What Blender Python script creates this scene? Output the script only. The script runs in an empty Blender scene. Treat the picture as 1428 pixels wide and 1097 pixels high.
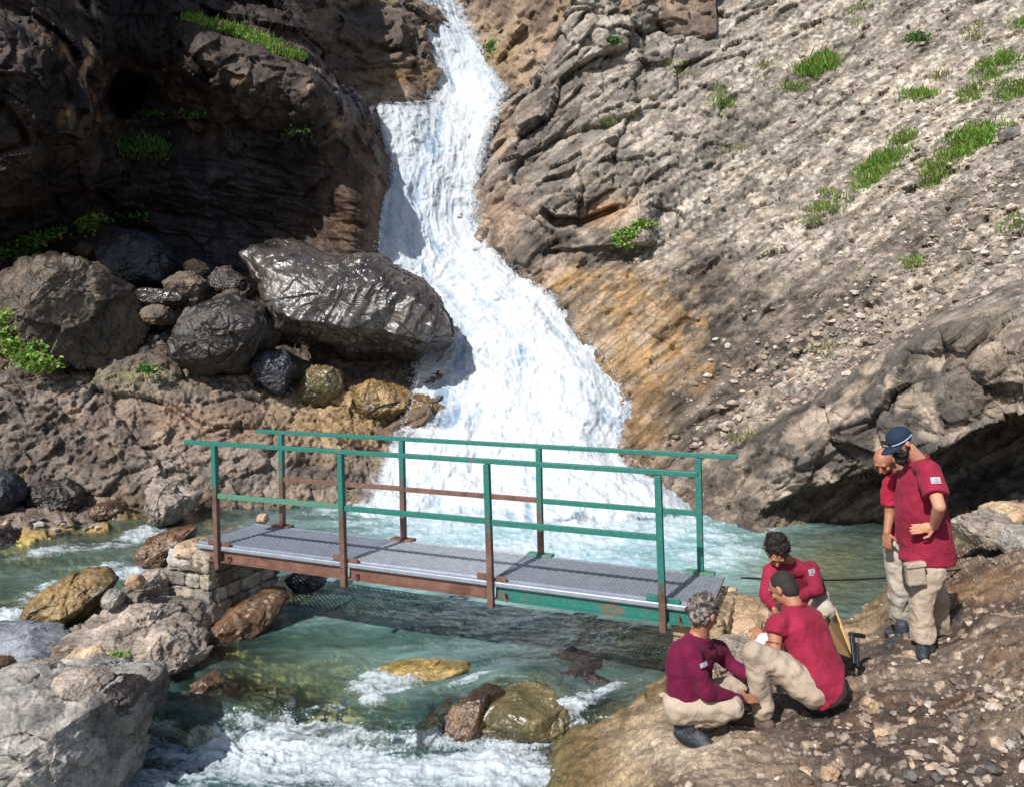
import bpy, bmesh, math, random
import numpy as np
from mathutils import Vector, Matrix

random.seed(7)
rng = np.random.default_rng(11)
S = bpy.context.scene
COL = S.collection
F = 1100.0; CX = 714.0; HY = 466.0; CAMZ = 3.1      # focal length (px of the photo), principal column, horizon row, eye height above the water


def P(px, py, Y):
    return Vector(((px - CX) / F * Y, Y, CAMZ - (py - HY) / F * Y))


def lin(h, k=1.0):
    h = h.lstrip('#')
    v = [int(h[i:i + 2], 16) / 255 for i in (0, 2, 4)]
    return np.array([((c / 12.92) if c <= .04045 else ((c + .055) / 1.055) ** 2.4) * k for c in v])


# ------------------------------------------------------------------ noise
def _hash(ix, iy, iz, seed):
    with np.errstate(over='ignore'):
        h = (ix.astype(np.uint32) * np.uint32(374761393) + iy.astype(np.uint32) * np.uint32(668265263)
             + iz.astype(np.uint32) * np.uint32(2147483647 - 61) + np.uint32((seed * 144665 + 12345) & 0xffffffff))
        h = (h ^ (h >> np.uint32(13))) * np.uint32(1274126177)
        h = (h ^ (h >> np.uint32(16))) * np.uint32(2246822519)
        return h ^ (h >> np.uint32(15))


def _h01(h):
    return (h & np.uint32(0xffff)).astype(np.float32) / 65535.0


def vnoise(p, seed=0):
    f = np.floor(p); t = (p - f).astype(np.float32); i = f.astype(np.int64)
    t = t * t * t * (t * (t * 6 - 15) + 10)
    r = 0
    for dx in (0, 1):
        wx = t[:, 0] if dx else 1 - t[:, 0]
        for dy in (0, 1):
            wy = t[:, 1] if dy else 1 - t[:, 1]
            for dz in (0, 1):
                wz = t[:, 2] if dz else 1 - t[:, 2]
                r = r + wx * wy * wz * _h01(_hash(i[:, 0] + dx, i[:, 1] + dy, i[:, 2] + dz, seed))
    return r * 2 - 1


def fbm(p, oct=4, seed=0, gain=.5, ridged=False):
    a = 1; s = 0; n = 0
    p = np.asarray(p, dtype=np.float64)
    for o in range(oct):
        v = vnoise(p * (2.03 ** o) + o * 17.3, seed + o)
        if ridged: v = 1 - 2 * np.abs(v)
        s = s + a * v; n += a; a *= gain
    return s / n


def facet(p, seed=0, step=.75):
    """chunky broken rock: every cell of a jittered lattice is one tilted plane. returns height, distance to crack, cell random"""
    f = np.floor(p); i = f.astype(np.int64); N = len(p)
    d1 = np.full(N, 9e9, np.float32); d2 = d1.copy()
    h = np.zeros(N, np.float32); cr = np.zeros(N, np.float32)
    for dx in (-1, 0, 1):
        for dy in (-1, 0, 1):
            for dz in (-1, 0, 1):
                jx = i[:, 0] + dx; jy = i[:, 1] + dy; jz = i[:, 2] + dz
                a = _hash(jx, jy, jz, seed); b = _hash(jx, jy, jz, seed + 77)
                a1 = (a & np.uint32(1023)).astype(np.float32) / 1023; a2 = ((a >> np.uint32(10)) & np.uint32(1023)).astype(np.float32) / 1023
                a3 = ((a >> np.uint32(20)) & np.uint32(1023)).astype(np.float32) / 1023
                vx = (p[:, 0] - jx - a1).astype(np.float32); vy = (p[:, 1] - jy - a2).astype(np.float32); vz = (p[:, 2] - jz - a3).astype(np.float32)
                d = vx * vx + vy * vy + vz * vz
                b1 = (b & np.uint32(1023)).astype(np.float32) / 1023 - .5; b2 = ((b >> np.uint32(10)) & np.uint32(1023)).astype(np.float32) / 1023 - .5
                b3 = ((b >> np.uint32(20)) & np.uint32(1023)).astype(np.float32) / 1023 - .5
                hh = (b1 * vx + b2 * vy + b3 * vz) * 1.7 + (a1 + a2 - 1) * step
                m = d < d1
                d2 = np.where(m, d1, np.minimum(d2, d))
                d1 = np.where(m, d, d1)
                h = np.where(m, hh, h); cr = np.where(m, b1 + .5, cr)
    return h, np.sqrt(d2) - np.sqrt(d1), cr


def sm(a, b, x):
    t = np.clip((x - a) / (b - a), 0, 1)
    return t * t * (3 - 2 * t)


def mix(a, b, t):
    return a + (b - a) * t


def rbf(pts, X, Y, sc=.01):
    """smooth interpolation of (px, py, value...) controls"""
    pts = np.array(pts, dtype=np.float64)
    xy = pts[:, :2] * sc; v = pts[:, 2:]
    D = np.sqrt(((xy[:, None] - xy[None]) ** 2).sum(-1) + .15)
    n = len(pts)
    A = np.zeros((n + 3, n + 3)); A[:n, :n] = D; A[:n, n] = 1; A[:n, n + 1:] = xy; A[n, :n] = 1; A[n + 1:, :n] = xy.T
    B = np.zeros((n + 3, v.shape[1])); B[:n] = v
    w = np.linalg.solve(A + np.eye(n + 3) * 1e-9, B)
    q = np.stack([X.ravel() * sc, Y.ravel() * sc], 1)
    out = w[n] + q @ w[n + 1:]
    for k in range(n):
        out = out + np.sqrt(((q - xy[k]) ** 2).sum(1) + .15)[:, None] * w[k]
    return out[:, 0].reshape(X.shape) if v.shape[1] == 1 else out.reshape(X.shape + (-1,))


def blob(X, Y, cx, cy, rx, ry, ang=0):
    a = math.radians(ang); dx = X - cx; dy = Y - cy
    u = (dx * math.cos(a) + dy * math.sin(a)) / rx; v = (-dx * math.sin(a) + dy * math.cos(a)) / ry
    return np.exp(-(u * u + v * v))


# ------------------------------------------------------------------ objects
def tag(o, label=None, cat=None, group=None, kind=None):
    if label: o['label'] = label
    if cat: o['category'] = cat
    if group: o['group'] = group
    if kind: o['kind'] = kind
    return o


def empty(name, loc, label, cat, group=None):
    o = bpy.data.objects.new(name, None); COL.objects.link(o); o.location = loc
    o.empty_display_size = .2
    return tag(o, label, cat, group)


def link(name, me, mat, parent=None):
    o = bpy.data.objects.new(name, me); COL.objects.link(o)
    if mat: me.materials.append(mat)
    if parent:
        o.parent = parent
        o.matrix_parent_inverse = Matrix.Translation(-parent.location)
    return o


def mesh_np(name, V, Fc, mat, parent=None, smooth=True, col=None, attrs=None):
    me = bpy.data.meshes.new(name)
    V = np.asarray(V, np.float32); Fc = np.asarray(Fc, np.int32)
    me.vertices.add(len(V)); me.vertices.foreach_set('co', V.ravel())
    k = Fc.shape[1]
    me.loops.add(Fc.size); me.loops.foreach_set('vertex_index', Fc.ravel())
    me.polygons.add(len(Fc)); me.polygons.foreach_set('loop_start', np.arange(0, Fc.size, k, dtype=np.int32))
    me.polygons.foreach_set('use_smooth', np.full(len(Fc), smooth))
    me.update(calc_edges=True)
    if col is not None:
        a = me.color_attributes.new('Col', 'FLOAT_COLOR', 'POINT')
        c = np.ones((len(V), 4), np.float32); c[:, :3] = np.clip(col, 0, 1); a.data.foreach_set('color', c.ravel())
    for n, v in (attrs or {}).items():
        a = me.attributes.new(n, 'FLOAT', 'POINT'); a.data.foreach_set('value', np.asarray(v, np.float32).ravel())
    return link(name, me, mat, parent)


def grid_faces(nr, nc, keep=None):
    i = np.arange(nr * nc).reshape(nr, nc)
    f = np.stack([i[:-1, :-1], i[1:, :-1], i[1:, 1:], i[:-1, 1:]], -1).reshape(-1, 4)
    if keep is not None:
        k = keep[:-1, :-1] & keep[1:, :-1] & keep[1:, 1:] & keep[:-1, 1:]
        f = f[k.ravel()]
    return f


def grid_normals(Q):
    du = np.gradient(Q, axis=1); dv = np.gradient(Q, axis=0)
    n = np.cross(du, dv); n /= np.linalg.norm(n, axis=-1, keepdims=True) + 1e-9
    return -n * np.sign((n * Q_to_cam(Q)).sum(-1, keepdims=True) * -1)


def Q_to_cam(Q):
    return np.array([0, 0, CAMZ]) - Q


def ray_grid(PX, PY, Y):
    return np.stack([(PX - CX) / F * Y, Y, CAMZ - (PY - HY) / F * Y], -1)


def blur(A, k, it=2):
    for _ in range(it):
        for ax in (0, 1):
            B = np.concatenate([np.repeat(A.take([0], ax), k, ax), A, np.repeat(A.take([-1], ax), k, ax)], ax)
            c = np.cumsum(B, axis=ax); n = A.shape[ax]
            A = (c.take(range(2 * k, 2 * k + n), ax) - np.concatenate([np.zeros_like(c.take([0], ax)), c], ax).take(range(0, n), ax)) / (2 * k + 1)
    return A


class Sheet:
    """a piece of terrain; its vertices stand on rays from the eye so that detail is as fine as it can be seen"""
    def __init__(s, name, PX, PY, Y):
        s.name = name; s.PX = PX; s.PY = PY; s.Q = ray_grid(PX, PY, Y); s.N = grid_normals(ray_grid(PX, PY, blur(Y, 9)))
        v = Q_to_cam(s.Q); v = v / np.linalg.norm(v, axis=-1, keepdims=True); s.N = s.N * .3 + v * .8; s.N /= np.linalg.norm(s.N, axis=-1, keepdims=True)

    def displace(s, d):
        s.Q = s.Q + s.N * d[..., None]

    def at(s, px, py, out=0.0):
        k = np.argmin((s.PX - px) ** 2 + (s.PY - py) ** 2)
        q = s.Q.reshape(-1, 3)[k]; n = s.N.reshape(-1, 3)[k]
        return Vector(q + n * out), Vector(n)

    def build(s, mat, col, keep=None, attrs=None, kind='structure', **kw):
        nr, nc = s.PX.shape
        fc = grid_faces(nr, nc, keep)
        o = mesh_np(s.name, s.Q.reshape(-1, 3), fc, mat, col=None if col is None else col.reshape(-1, 3), attrs=attrs)
        tag(o, kind=kind, **kw)
        return o


def pxgrid(x0, x1, y0, y1, step, edge=0, estep=12):
    """columns/rows of pixel positions: fine inside, coarse in the margin outside the picture"""
    def ax(a, b, lo, hi):
        mid = np.arange(max(a, lo), min(b, hi) + .01, step)
        L = [mid]
        if a < lo: L.insert(0, np.arange(a, lo - .01, estep))
        if b > hi: L.append(np.arange(hi + estep, b, estep))
        return np.concatenate(L)
    return np.meshgrid(ax(x0, x1, -30, 1458), ax(y0, y1, -30, 1127))


# ------------------------------------------------------------------ materials
def new_mat(name):
    m = bpy.data.materials.new(name); m.use_nodes = True
    nt = m.node_tree; b = nt.nodes['Principled BSDF']
    return m, nt, b


def nd(nt, typ, **kw):
    n = nt.nodes.new(typ)
    for k, v in kw.items():
        if k in n.inputs: n.inputs[k].default_value = v
        else: setattr(n, k, v)
    return n


def ramp(nt, stops, fac):
    r = nt.nodes.new('ShaderNodeValToRGB')
    e = r.color_ramp.elements
    while len(e) < len(stops): e.new(.5)
    for i, (p, c) in enumerate(stops):
        e[i].position = p; e[i].color = (*c, 1) if not np.isscalar(c) else (c, c, c, 1)
    nt.links.new(fac, r.inputs[0])
    return r.outputs[0]


def mulcol(nt, a, b, f=1.0, mode='MULTIPLY'):
    m = nt.nodes.new('ShaderNodeMix'); m.data_type = 'RGBA'; m.blend_type = mode
    m.inputs[0].default_value = f
    for s, v in ((6, a), (7, b)):
        if hasattr(v, 'is_output'): nt.links.new(v, m.inputs[s])
        else: m.inputs[s].default_value = (*v, 1)
    return m.outputs[2]


def mat_rock(name, rough=.85, spec=.3, bump=.5, scale=14, base=None, dist=.03, contrast=.35, streak=None, wet=0, crack=.5, speck=.25):
    m, nt, b = new_mat(name)
    tc = nt.nodes.new('ShaderNodeNewGeometry')
    pos = tc.outputs['Position']
    if streak:
        mp = nt.nodes.new('ShaderNodeMapping'); mp.inputs['Rotation'].default_value = streak[0]; mp.inputs['Scale'].default_value = streak[1]
        nt.links.new(pos, mp.inputs[0]); pos = mp.outputs[0]
    n1 = nd(nt, 'ShaderNodeTexNoise', Scale=scale, Detail=9.0, Roughness=.68); nt.links.new(pos, n1.inputs['Vector'])
    n2 = nd(nt, 'ShaderNodeTexNoise', Scale=scale * .22, Detail=5.0, Roughness=.6); nt.links.new(pos, n2.inputs['Vector'])
    vo = nd(nt, 'ShaderNodeTexVoronoi', Scale=scale * .8, feature='DISTANCE_TO_EDGE'); nt.links.new(pos, vo.inputs['Vector']); cracks = .08
    g1 = ramp(nt, [(.3, 1 - contrast), (.7, 1 + contrast)], n1.outputs[0])
    g2 = ramp(nt, [(.3, 1 - contrast * .6), (.7, 1 + contrast * .6)], n2.outputs[0])
    if base is None:
        at = nt.nodes.new('ShaderNodeAttribute'); at.attribute_name = 'Col'; c = at.outputs['Color']
    else:
        if len(base) == 2:
            c = ramp(nt, [(.35, tuple(base[0])), (.65, tuple(base[1]))], n2.outputs[0])
        else: c = tuple(base)
    c = mulcol(nt, mulcol(nt, c, g1), g2)
    # broken, wandering cracks, dirt and shade darkened into their colour, and fine speckle
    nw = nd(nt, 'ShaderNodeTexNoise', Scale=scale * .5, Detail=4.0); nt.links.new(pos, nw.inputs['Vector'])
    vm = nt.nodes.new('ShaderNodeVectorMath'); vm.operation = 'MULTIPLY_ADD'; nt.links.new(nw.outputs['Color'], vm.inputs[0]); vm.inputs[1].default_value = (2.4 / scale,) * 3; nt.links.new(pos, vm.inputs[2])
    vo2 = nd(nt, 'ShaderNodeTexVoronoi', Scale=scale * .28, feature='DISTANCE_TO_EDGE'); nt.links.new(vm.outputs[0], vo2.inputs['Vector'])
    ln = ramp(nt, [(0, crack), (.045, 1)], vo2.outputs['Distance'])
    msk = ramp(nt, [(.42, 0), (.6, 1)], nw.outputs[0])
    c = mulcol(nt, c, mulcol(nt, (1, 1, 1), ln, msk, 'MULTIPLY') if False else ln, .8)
    sp = nd(nt, 'ShaderNodeTexNoise', Scale=scale * 6, Detail=3.0); nt.links.new(pos, sp.inputs['Vector'])
    c = mulcol(nt, c, ramp(nt, [(.35, 1 - speck), (.65, 1 + speck)], sp.outputs[0]))
    nt.links.new(c, b.inputs['Base Color'])
    rr = ramp(nt, [(.35, max(rough - .15, .05)), (.65, min(rough + .12, 1))], n2.outputs[0])
    nt.links.new(rr, b.inputs['Roughness'])
    b.inputs['Specular IOR Level'].default_value = spec
    if wet:
        at = nt.nodes.new('ShaderNodeAttribute'); at.attribute_name = 'wet'
        mx = nt.nodes.new('ShaderNodeMix'); nt.links.new(at.outputs['Fac'], mx.inputs[0]); nt.links.new(rr, mx.inputs[2]); mx.inputs[3].default_value = .28
        nt.links.new(mx.outputs[0], b.inputs['Roughness'])
    ad = nt.nodes.new('ShaderNodeMath'); ad.operation = 'MULTIPLY_ADD'
    cr = ramp(nt, [(0, 0), (.12, 1)], vo.outputs['Distance'])
    nt.links.new(cr, ad.inputs[0]); ad.inputs[1].default_value = cracks; nt.links.new(n1.outputs[0], ad.inputs[2])
    bp = nd(nt, 'ShaderNodeBump', Strength=bump, Distance=dist); nt.links.new(ad.outputs[0], bp.inputs['Height'])
    nt.links.new(bp.outputs[0], b.inputs['Normal'])
    return m


def mat_plain(name, c, rough=.6, spec=.4, metal=0, bump=0, scale=30, c2=None, nscale=None, dist=.01, var=.15):
    m, nt, b = new_mat(name)
    tc = nt.nodes.new('ShaderNodeTexCoord')
    n = nd(nt, 'ShaderNodeTexNoise', Scale=nscale or scale, Detail=6.0, Roughness=.6); nt.links.new(tc.outputs['Object'], n.inputs['Vector'])
    if c2 is not None: col = ramp(nt, [(.42, tuple(c)), (.6, tuple(c2))], n.outputs[0])
    else: col = ramp(nt, [(.3, tuple(np.array(c) * (1 - var))), (.7, tuple(np.array(c) * (1 + var)))], n.outputs[0])
    nt.links.new(col, b.inputs['Base Color'])
    b.inputs['Roughness'].default_value = rough; b.inputs['Specular IOR Level'].default_value = spec; b.inputs['Metallic'].default_value = metal
    if bump:
        n2 = nd(nt, 'ShaderNodeTexNoise', Scale=scale, Detail=5.0); nt.links.new(tc.outputs['Object'], n2.inputs['Vector'])
        bp = nd(nt, 'ShaderNodeBump', Strength=bump, Distance=dist); nt.links.new(n2.outputs[0], bp.inputs['Height']); nt.links.new(bp.outputs[0], b.inputs['Normal'])
    return m


def mat_leaf(name, c1, c2):
    m, nt, b = new_mat(name)
    g = nt.nodes.new('ShaderNodeNewGeometry')
    col = ramp(nt, [(0, tuple(c1)), (.75, tuple(c2)), (.9, tuple(lin('#a39a62', .7)))], g.outputs['Random Per Island'])
    nt.links.new(col, b.inputs['Base Color']); b.inputs['Roughness'].default_value = .55
    tr = nt.nodes.new('ShaderNodeBsdfTranslucent'); nt.links.new(col, tr.inputs[0])
    mx = nt.nodes.new('ShaderNodeMixShader'); mx.inputs[0].default_value = .3
    nt.links.new(b.outputs[0], mx.inputs[1]); nt.links.new(tr.outputs[0], mx.inputs[2]); nt.links.new(mx.outputs[0], nt.nodes['Material Output'].inputs[0])
    return m


def mat_water(name):
    """flowing stream: see-through where shallow, milky teal where deep, white where 'foam' is high"""
    m, nt, b = new_mat(name)
    L = nt.links.new
    g = nt.nodes.new('ShaderNodeNewGeometry')
    df = nt.nodes.new('ShaderNodeBsdfDiffuse')
    at = nt.nodes.new('ShaderNodeAttribute'); at.attribute_name = 'Col'; L(at.outputs['Color'], df.inputs[0])
    tr = nt.nodes.new('ShaderNodeBsdfTransparent'); tr.inputs[0].default_value = (.80, .87, .82, 1)
    dp = nt.nodes.new('ShaderNodeAttribute'); dp.attribute_name = 'murk'
    body = nt.nodes.new('ShaderNodeMixShader'); L(dp.outputs['Fac'], body.inputs[0]); L(tr.outputs[0], body.inputs[1]); L(df.outputs[0], body.inputs[2])
    n = nd(nt, 'ShaderNodeTexNoise', Scale=9.0, Detail=5.0, Roughness=.6); L(g.outputs['Position'], n.inputs['Vector'])
    bp = nd(nt, 'ShaderNodeBump', Strength=.6, Distance=.03); nb = nd(nt, 'ShaderNodeTexNoise', Scale=3.2, Detail=3.0); L(g.outputs['Position'], nb.inputs['Vector'])
    mb = nt.nodes.new('ShaderNodeMath'); mb.operation = 'MULTIPLY_ADD'; L(nb.outputs[0], mb.inputs[0]); mb.inputs[1].default_value = 2.5; L(n.outputs[0], mb.inputs[2]); L(mb.outputs[0], bp.inputs['Height'])
    gl = nt.nodes.new('ShaderNodeBsdfGlossy'); gl.inputs['Roughness'].default_value = .12; L(bp.outputs[0], gl.inputs['Normal'])
    fr = nt.nodes.new('ShaderNodeFresnel'); fr.inputs[0].default_value = 1.33; L(bp.outputs[0], fr.inputs['Normal'])
    w = nt.nodes.new('ShaderNodeMixShader'); L(fr.outputs[0], w.inputs[0]); L(body.outputs[0], w.inputs[1]); L(gl.outputs[0], w.inputs[2])
    fo = nt.nodes.new('ShaderNodeAttribute'); fo.attribute_name = 'foam_glint'
    n2 = nd(nt, 'ShaderNodeTexNoise', Scale=34.0, Detail=6.0, Roughness=.75); L(g.outputs['Position'], n2.inputs['Vector'])
    ma = nt.nodes.new('ShaderNodeMath'); ma.operation = 'MULTIPLY_ADD'; L(n2.outputs[0], ma.inputs[0]); ma.inputs[1].default_value = 1.5; ma.inputs[2].default_value = -.75
    ad = nt.nodes.new('ShaderNodeMath'); L(fo.outputs['Fac'], ad.inputs[0]); L(ma.outputs[0], ad.inputs[1])
    fr2 = ramp(nt, [(.32, 0), (.6, .55), (1.0, .95)], ad.outputs[0])
    wh = nt.nodes.new('ShaderNodeBsdfDiffuse'); wh.inputs[0].default_value = (.60, .66, .71, 1)
    bp2 = nd(nt, 'ShaderNodeBump', Strength=.8, Distance=.03); L(n2.outputs[0], bp2.inputs['Height']); L(bp2.outputs[0], wh.inputs['Normal'])
    o = nt.nodes.new('ShaderNodeMixShader'); L(fr2, o.inputs[0]); L(w.outputs[0], o.inputs[1]); L(wh.outputs[0], o.inputs[2])
    L(o.outputs[0], nt.nodes['Material Output'].inputs[0])
    return m


def mat_fall(name):
    m, nt, b = new_mat(name)
    L = nt.links.new
    g = nt.nodes.new('ShaderNodeNewGeometry')
    mp = nt.nodes.new('ShaderNodeMapping'); mp.inputs['Scale'].default_value = (1, .7, .5); L(g.outputs['Position'], mp.inputs[0])
    n = nd(nt, 'ShaderNodeTexNoise', Scale=16.0, Detail=8.0, Roughness=.75); L(mp.outputs[0], n.inputs['Vector'])
    al = nt.nodes.new('ShaderNodeAttribute'); al.attribute_name = 'dense'
    cb = nt.nodes.new('ShaderNodeAttribute'); cb.attribute_name = 'Col'
    wh = nt.nodes.new('ShaderNodeBsdfDiffuse'); L(cb.outputs['Color'], wh.inputs[0])
    bp = nd(nt, 'ShaderNodeBump', Strength=.22, Distance=.05); L(n.outputs[0], bp.inputs['Height']); L(bp.outputs[0], wh.inputs['Normal'])
    tl = nt.nodes.new('ShaderNodeBsdfTranslucent'); tl.inputs[0].default_value = (.62, .70, .76, 1)
    w2 = nt.nodes.new('ShaderNodeMixShader'); w2.inputs[0].default_value = .3; L(wh.outputs[0], w2.inputs[1]); L(tl.outputs[0], w2.inputs[2])
    tr = nt.nodes.new('ShaderNodeBsdfTransparent')
    ma = nt.nodes.new('ShaderNodeMath'); ma.operation = 'MULTIPLY_ADD'; L(n.outputs[0], ma.inputs[0]); ma.inputs[1].default_value = 1.6; ma.inputs[2].default_value = -.8
    ad = nt.nodes.new('ShaderNodeMath'); L(al.outputs['Fac'], ad.inputs[0]); L(ma.outputs[0], ad.inputs[1])
    f = ramp(nt, [(.2, 0), (.85, 1)], ad.outputs[0])
    o = nt.nodes.new('ShaderNodeMixShader'); L(f, o.inputs[0]); L(tr.outputs[0], o.inputs[1]); L(w2.outputs[0], o.inputs[2])
    L(o.outputs[0], nt.nodes['Material Output'].inputs[0])
    return m


M = {}
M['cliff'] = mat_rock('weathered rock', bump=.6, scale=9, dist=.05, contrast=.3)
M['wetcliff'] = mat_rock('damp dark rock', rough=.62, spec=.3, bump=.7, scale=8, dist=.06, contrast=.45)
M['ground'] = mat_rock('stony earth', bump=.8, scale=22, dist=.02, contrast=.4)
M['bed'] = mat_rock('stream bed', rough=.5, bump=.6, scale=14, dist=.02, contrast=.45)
M['water'] = mat_water('stream water')
M['fall'] = mat_fall('white falling water')
# ------------------------------------------------------------------ camera, light
cam = bpy.data.cameras.new('camera'); co = bpy.data.objects.new('camera', cam); COL.objects.link(co)
co.location = (0, 0, CAMZ); co.rotation_euler = (math.radians(90), 0, 0)
cam.sensor_width = 36; cam.lens = 36 * F / 1428; cam.shift_y = -(548.5 - HY) / 1428; cam.clip_end = 500; cam.clip_start = .05
S.camera = co
EL = math.radians(43); AZ = math.radians(33)        # light travels towards +X +Y: the sun stands behind the viewer's left shoulder
sdir = Vector((math.sin(AZ) * math.cos(EL), math.cos(AZ) * math.cos(EL), -math.sin(EL)))
sl = bpy.data.lights.new('sun', 'SUN'); sl.energy = 4.6; sl.angle = math.radians(.5); sl.color = (1, .96, .91)
so = bpy.data.objects.new('sun', sl); COL.objects.link(so); so.rotation_euler = sdir.to_track_quat('-Z', 'Y').to_euler()
so.location = (-10, -10, 20)
W = bpy.data.worlds.new('World'); S.world = W; W.use_nodes = True
wn = W.node_tree; sk = wn.nodes.new('ShaderNodeTexSky'); sk.sky_type = 'NISHITA'; sk.sun_disc = False
sk.sun_elevation = EL; sk.sun_rotation = math.atan2(-sdir.x, -sdir.y)
bg = wn.nodes['Background']; bg.inputs[1].default_value = .11; wn.links.new(sk.outputs[0], bg.inputs[0])
S.view_settings.view_transform = 'Standard'; S.view_settings.look = 'None'; S.view_settings.exposure = .34
S.render.engine = 'CYCLES'
S.cycles.transparent_max_bounces = 12; S.cycles.max_bounces = 6

# ------------------------------------------------------------------ terrain
def pts3(Q): return Q.reshape(-1, 3)


def rot_xz(p, deg, sx=1, sz=1, sy=1):
    a = math.radians(deg); c, s = math.cos(a), math.sin(a)
    x = p[:, 0] * c + p[:, 2] * s; z = -p[:, 0] * s + p[:, 2] * c
    return np.stack([x * sx, p[:, 1] * sy, z * sz], 1)


def warp(p, a, f, seed):
    return p + a * np.stack([fbm(p * f + k * 31, 3, seed + k) for k in range(3)], 1)


def colmix(base, *layers):
    c = base
    for m, cc in layers: c = c * (1 - m[..., None]) + cc * m[..., None]
    return c


# ---- gorge wall: rock behind and under the falls, and the brown walls either side of the upper fall
PX, PY = pxgrid(330, 1000, -420, 720, 2.2)
Y = rbf([(330, 0, 23), (440, 0, 24.3), (520, 60, 25.2), (590, 20, 27), (600, 100, 26.2), (606, 130, 25.8), (520, 130, 24.6), (640, 60, 28.6), (620, 0, 30), (700, 0, 28), (690, 110, 26), (740, 80, 25.2), (790, 20, 24.6),
         (830, -60, 25), (640, 130, 26.9), (600, 160, 25.5), (600, 250, 23.1), (600, 400, 20.6), (700, 400, 19.9), (700, 500, 18.1), (560, 480, 18.6), (750, 580, 16.5), (700, 640, 15.4), (600, 620, 15.9), (850, 600, 16.6), (700, 720, 14.7),
         (900, 400, 20), (900, 200, 25), (800, 200, 25), (400, 300, 24), (330, 600, 19), (500, 600, 17), (640, -200, 31), (800, -300, 31), (400, -300, 33), (520, -120, 29), (400, -120, 28), (640, -420, 36), (560, 150, 24.6)], PX, PY)
gorge = Sheet('gorge_wall', PX, PY, Y)
p = pts3(gorge.Q)
wp = warp(p, .6, .5, 3)
h1, c1, r1 = facet(rot_xz(wp, 20, .5, 1.1, .6), 5)
h2, c2, r2 = facet(rot_xz(wp, 20, 1.6, 3.6, 2), 9)
n1 = fbm(p * .8, 5, 2)
d = (.40 * h1 + .15 * h2 + .25 * n1 + .08 * fbm(rot_xz(p, 15, 1, 6), 4, 8, ridged=True)).reshape(PX.shape)
gorge.displace(d)
t = sm(-.3, .4, fbm(p * .9, 4, 21)).reshape(PX.shape)
col = mix(lin('#6b5c52', .8), lin('#9a8672', .9), t[..., None])
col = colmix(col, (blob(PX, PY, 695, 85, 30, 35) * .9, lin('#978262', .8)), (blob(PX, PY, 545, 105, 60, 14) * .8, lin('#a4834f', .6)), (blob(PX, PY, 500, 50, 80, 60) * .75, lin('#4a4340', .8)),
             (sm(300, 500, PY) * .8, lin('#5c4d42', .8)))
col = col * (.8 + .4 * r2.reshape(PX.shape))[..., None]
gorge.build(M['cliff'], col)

# ---- left cliff with its cave; an unseen mass added above shades it
PX, PY = pxgrid(-420, 580, -420, 470, 1.8)
Y = rbf([(-400, 0, 14), (-400, 400, 15), (0, -20, 14.8), (0, 120, 14.2), (0, 240, 15), (0, 330, 17), (80, 60, 15.2), (110, 150, 16), (150, 0, 17.5), (150, 70, 17.2), (120, 240, 17), (120, 320, 18.6), (180, 130, 18.8), (190, 100, 18.4), (200, 160, 19.0),
         (260, 30, 17.6), (260, 90, 17.2), (400, 75, 18), (330, 45, 18), (300, 5, 18.8), (400, 20, 19.2), (430, 120, 17.7), (350, 130, 17.5), (462, 130, 18), (470, 180, 18.8), (350, 180, 18.3), (270, 170, 19), (200, 210, 18.6), (300, 230, 18.8),
         (450, 250, 19.2), (520, 170, 21.4), (530, 220, 20.9), (540, 260, 21), (525, 310, 20), (520, 350, 19.6), (440, 320, 19.8), (300, 320, 20.2), (200, 320, 19.8), (200, 400, 19.5), (60, 400, 18.6), (400, 400, 19.5), (545, 340, 21.5), (555, 200, 23.5), (575, 280, 26),
         (440, 40, 20.5), (470, 90, 20.5), (560, 400, 21), (100, -200, 15), (400, -200, 22), (0, -400, 16), (400, -400, 26), (500, -300, 28), (500, 60, 26), (575, 60, 30), (450, -60, 21), (540, 120, 25)], PX, PY)
# soft arch edge of the cave
cv = blob(PX, PY, 178, 130, 26, 38, 10) + .28 * fbm(np.stack([PX.ravel() / 24, PY.ravel() / 24, PX.ravel() * 0], 1), 3, 79).reshape(PX.shape) * blob(PX, PY, 178, 130, 50, 60)
Y = Y + 1.3 * sm(.35, .6, cv)
# ledge under the long grass strip
fy = np.interp(PX, [240, 270, 330, 410, 440], [25, 30, 52, 82, 100])
Y = Y - .5 * sm(-6, 6, PY - fy) * sm(230, 280, PX) * sm(455, 430, PX) * np.exp(-np.clip(PY - fy, 0, 999) / 60)
lc = Sheet('left_cliff', PX, PY, Y)
p = pts3(lc.Q)
wp = warp(p, .7, .45, 13)
h1, c1, r1 = facet(rot_xz(wp, -25, .55, .9, .55), 15)
h2, c2, r2 = facet(rot_xz(wp, -25, 1.7, 2.6, 1.7), 19)
h3, c3, r3 = facet(wp * 5.2, 20)
low = sm(170, 240, PY) * sm(150, 260, PX)
upl = 1 - low
d = (.34 * h1 + .14 * h2 + .05 * h3 + .25 * fbm(p * .9, 5, 2)).reshape(PX.shape) * (.4 + .75 * upl)
d += (.10 * fbm(rot_xz(p, -8, .7, 7, 1), 4, 8, ridged=True)).reshape(PX.shape) * low
lc.displace(d)
t = sm(-.35, .4, fbm(p * .8, 5, 31)).reshape(PX.shape)
t2 = sm(-.1, .5, fbm(p * 2.2, 4, 41)).reshape(PX.shape)
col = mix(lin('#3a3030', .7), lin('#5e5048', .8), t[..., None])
purp = mix(lin('#3a343c', .7), lin('#57505a', .75), t[..., None])
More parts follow.
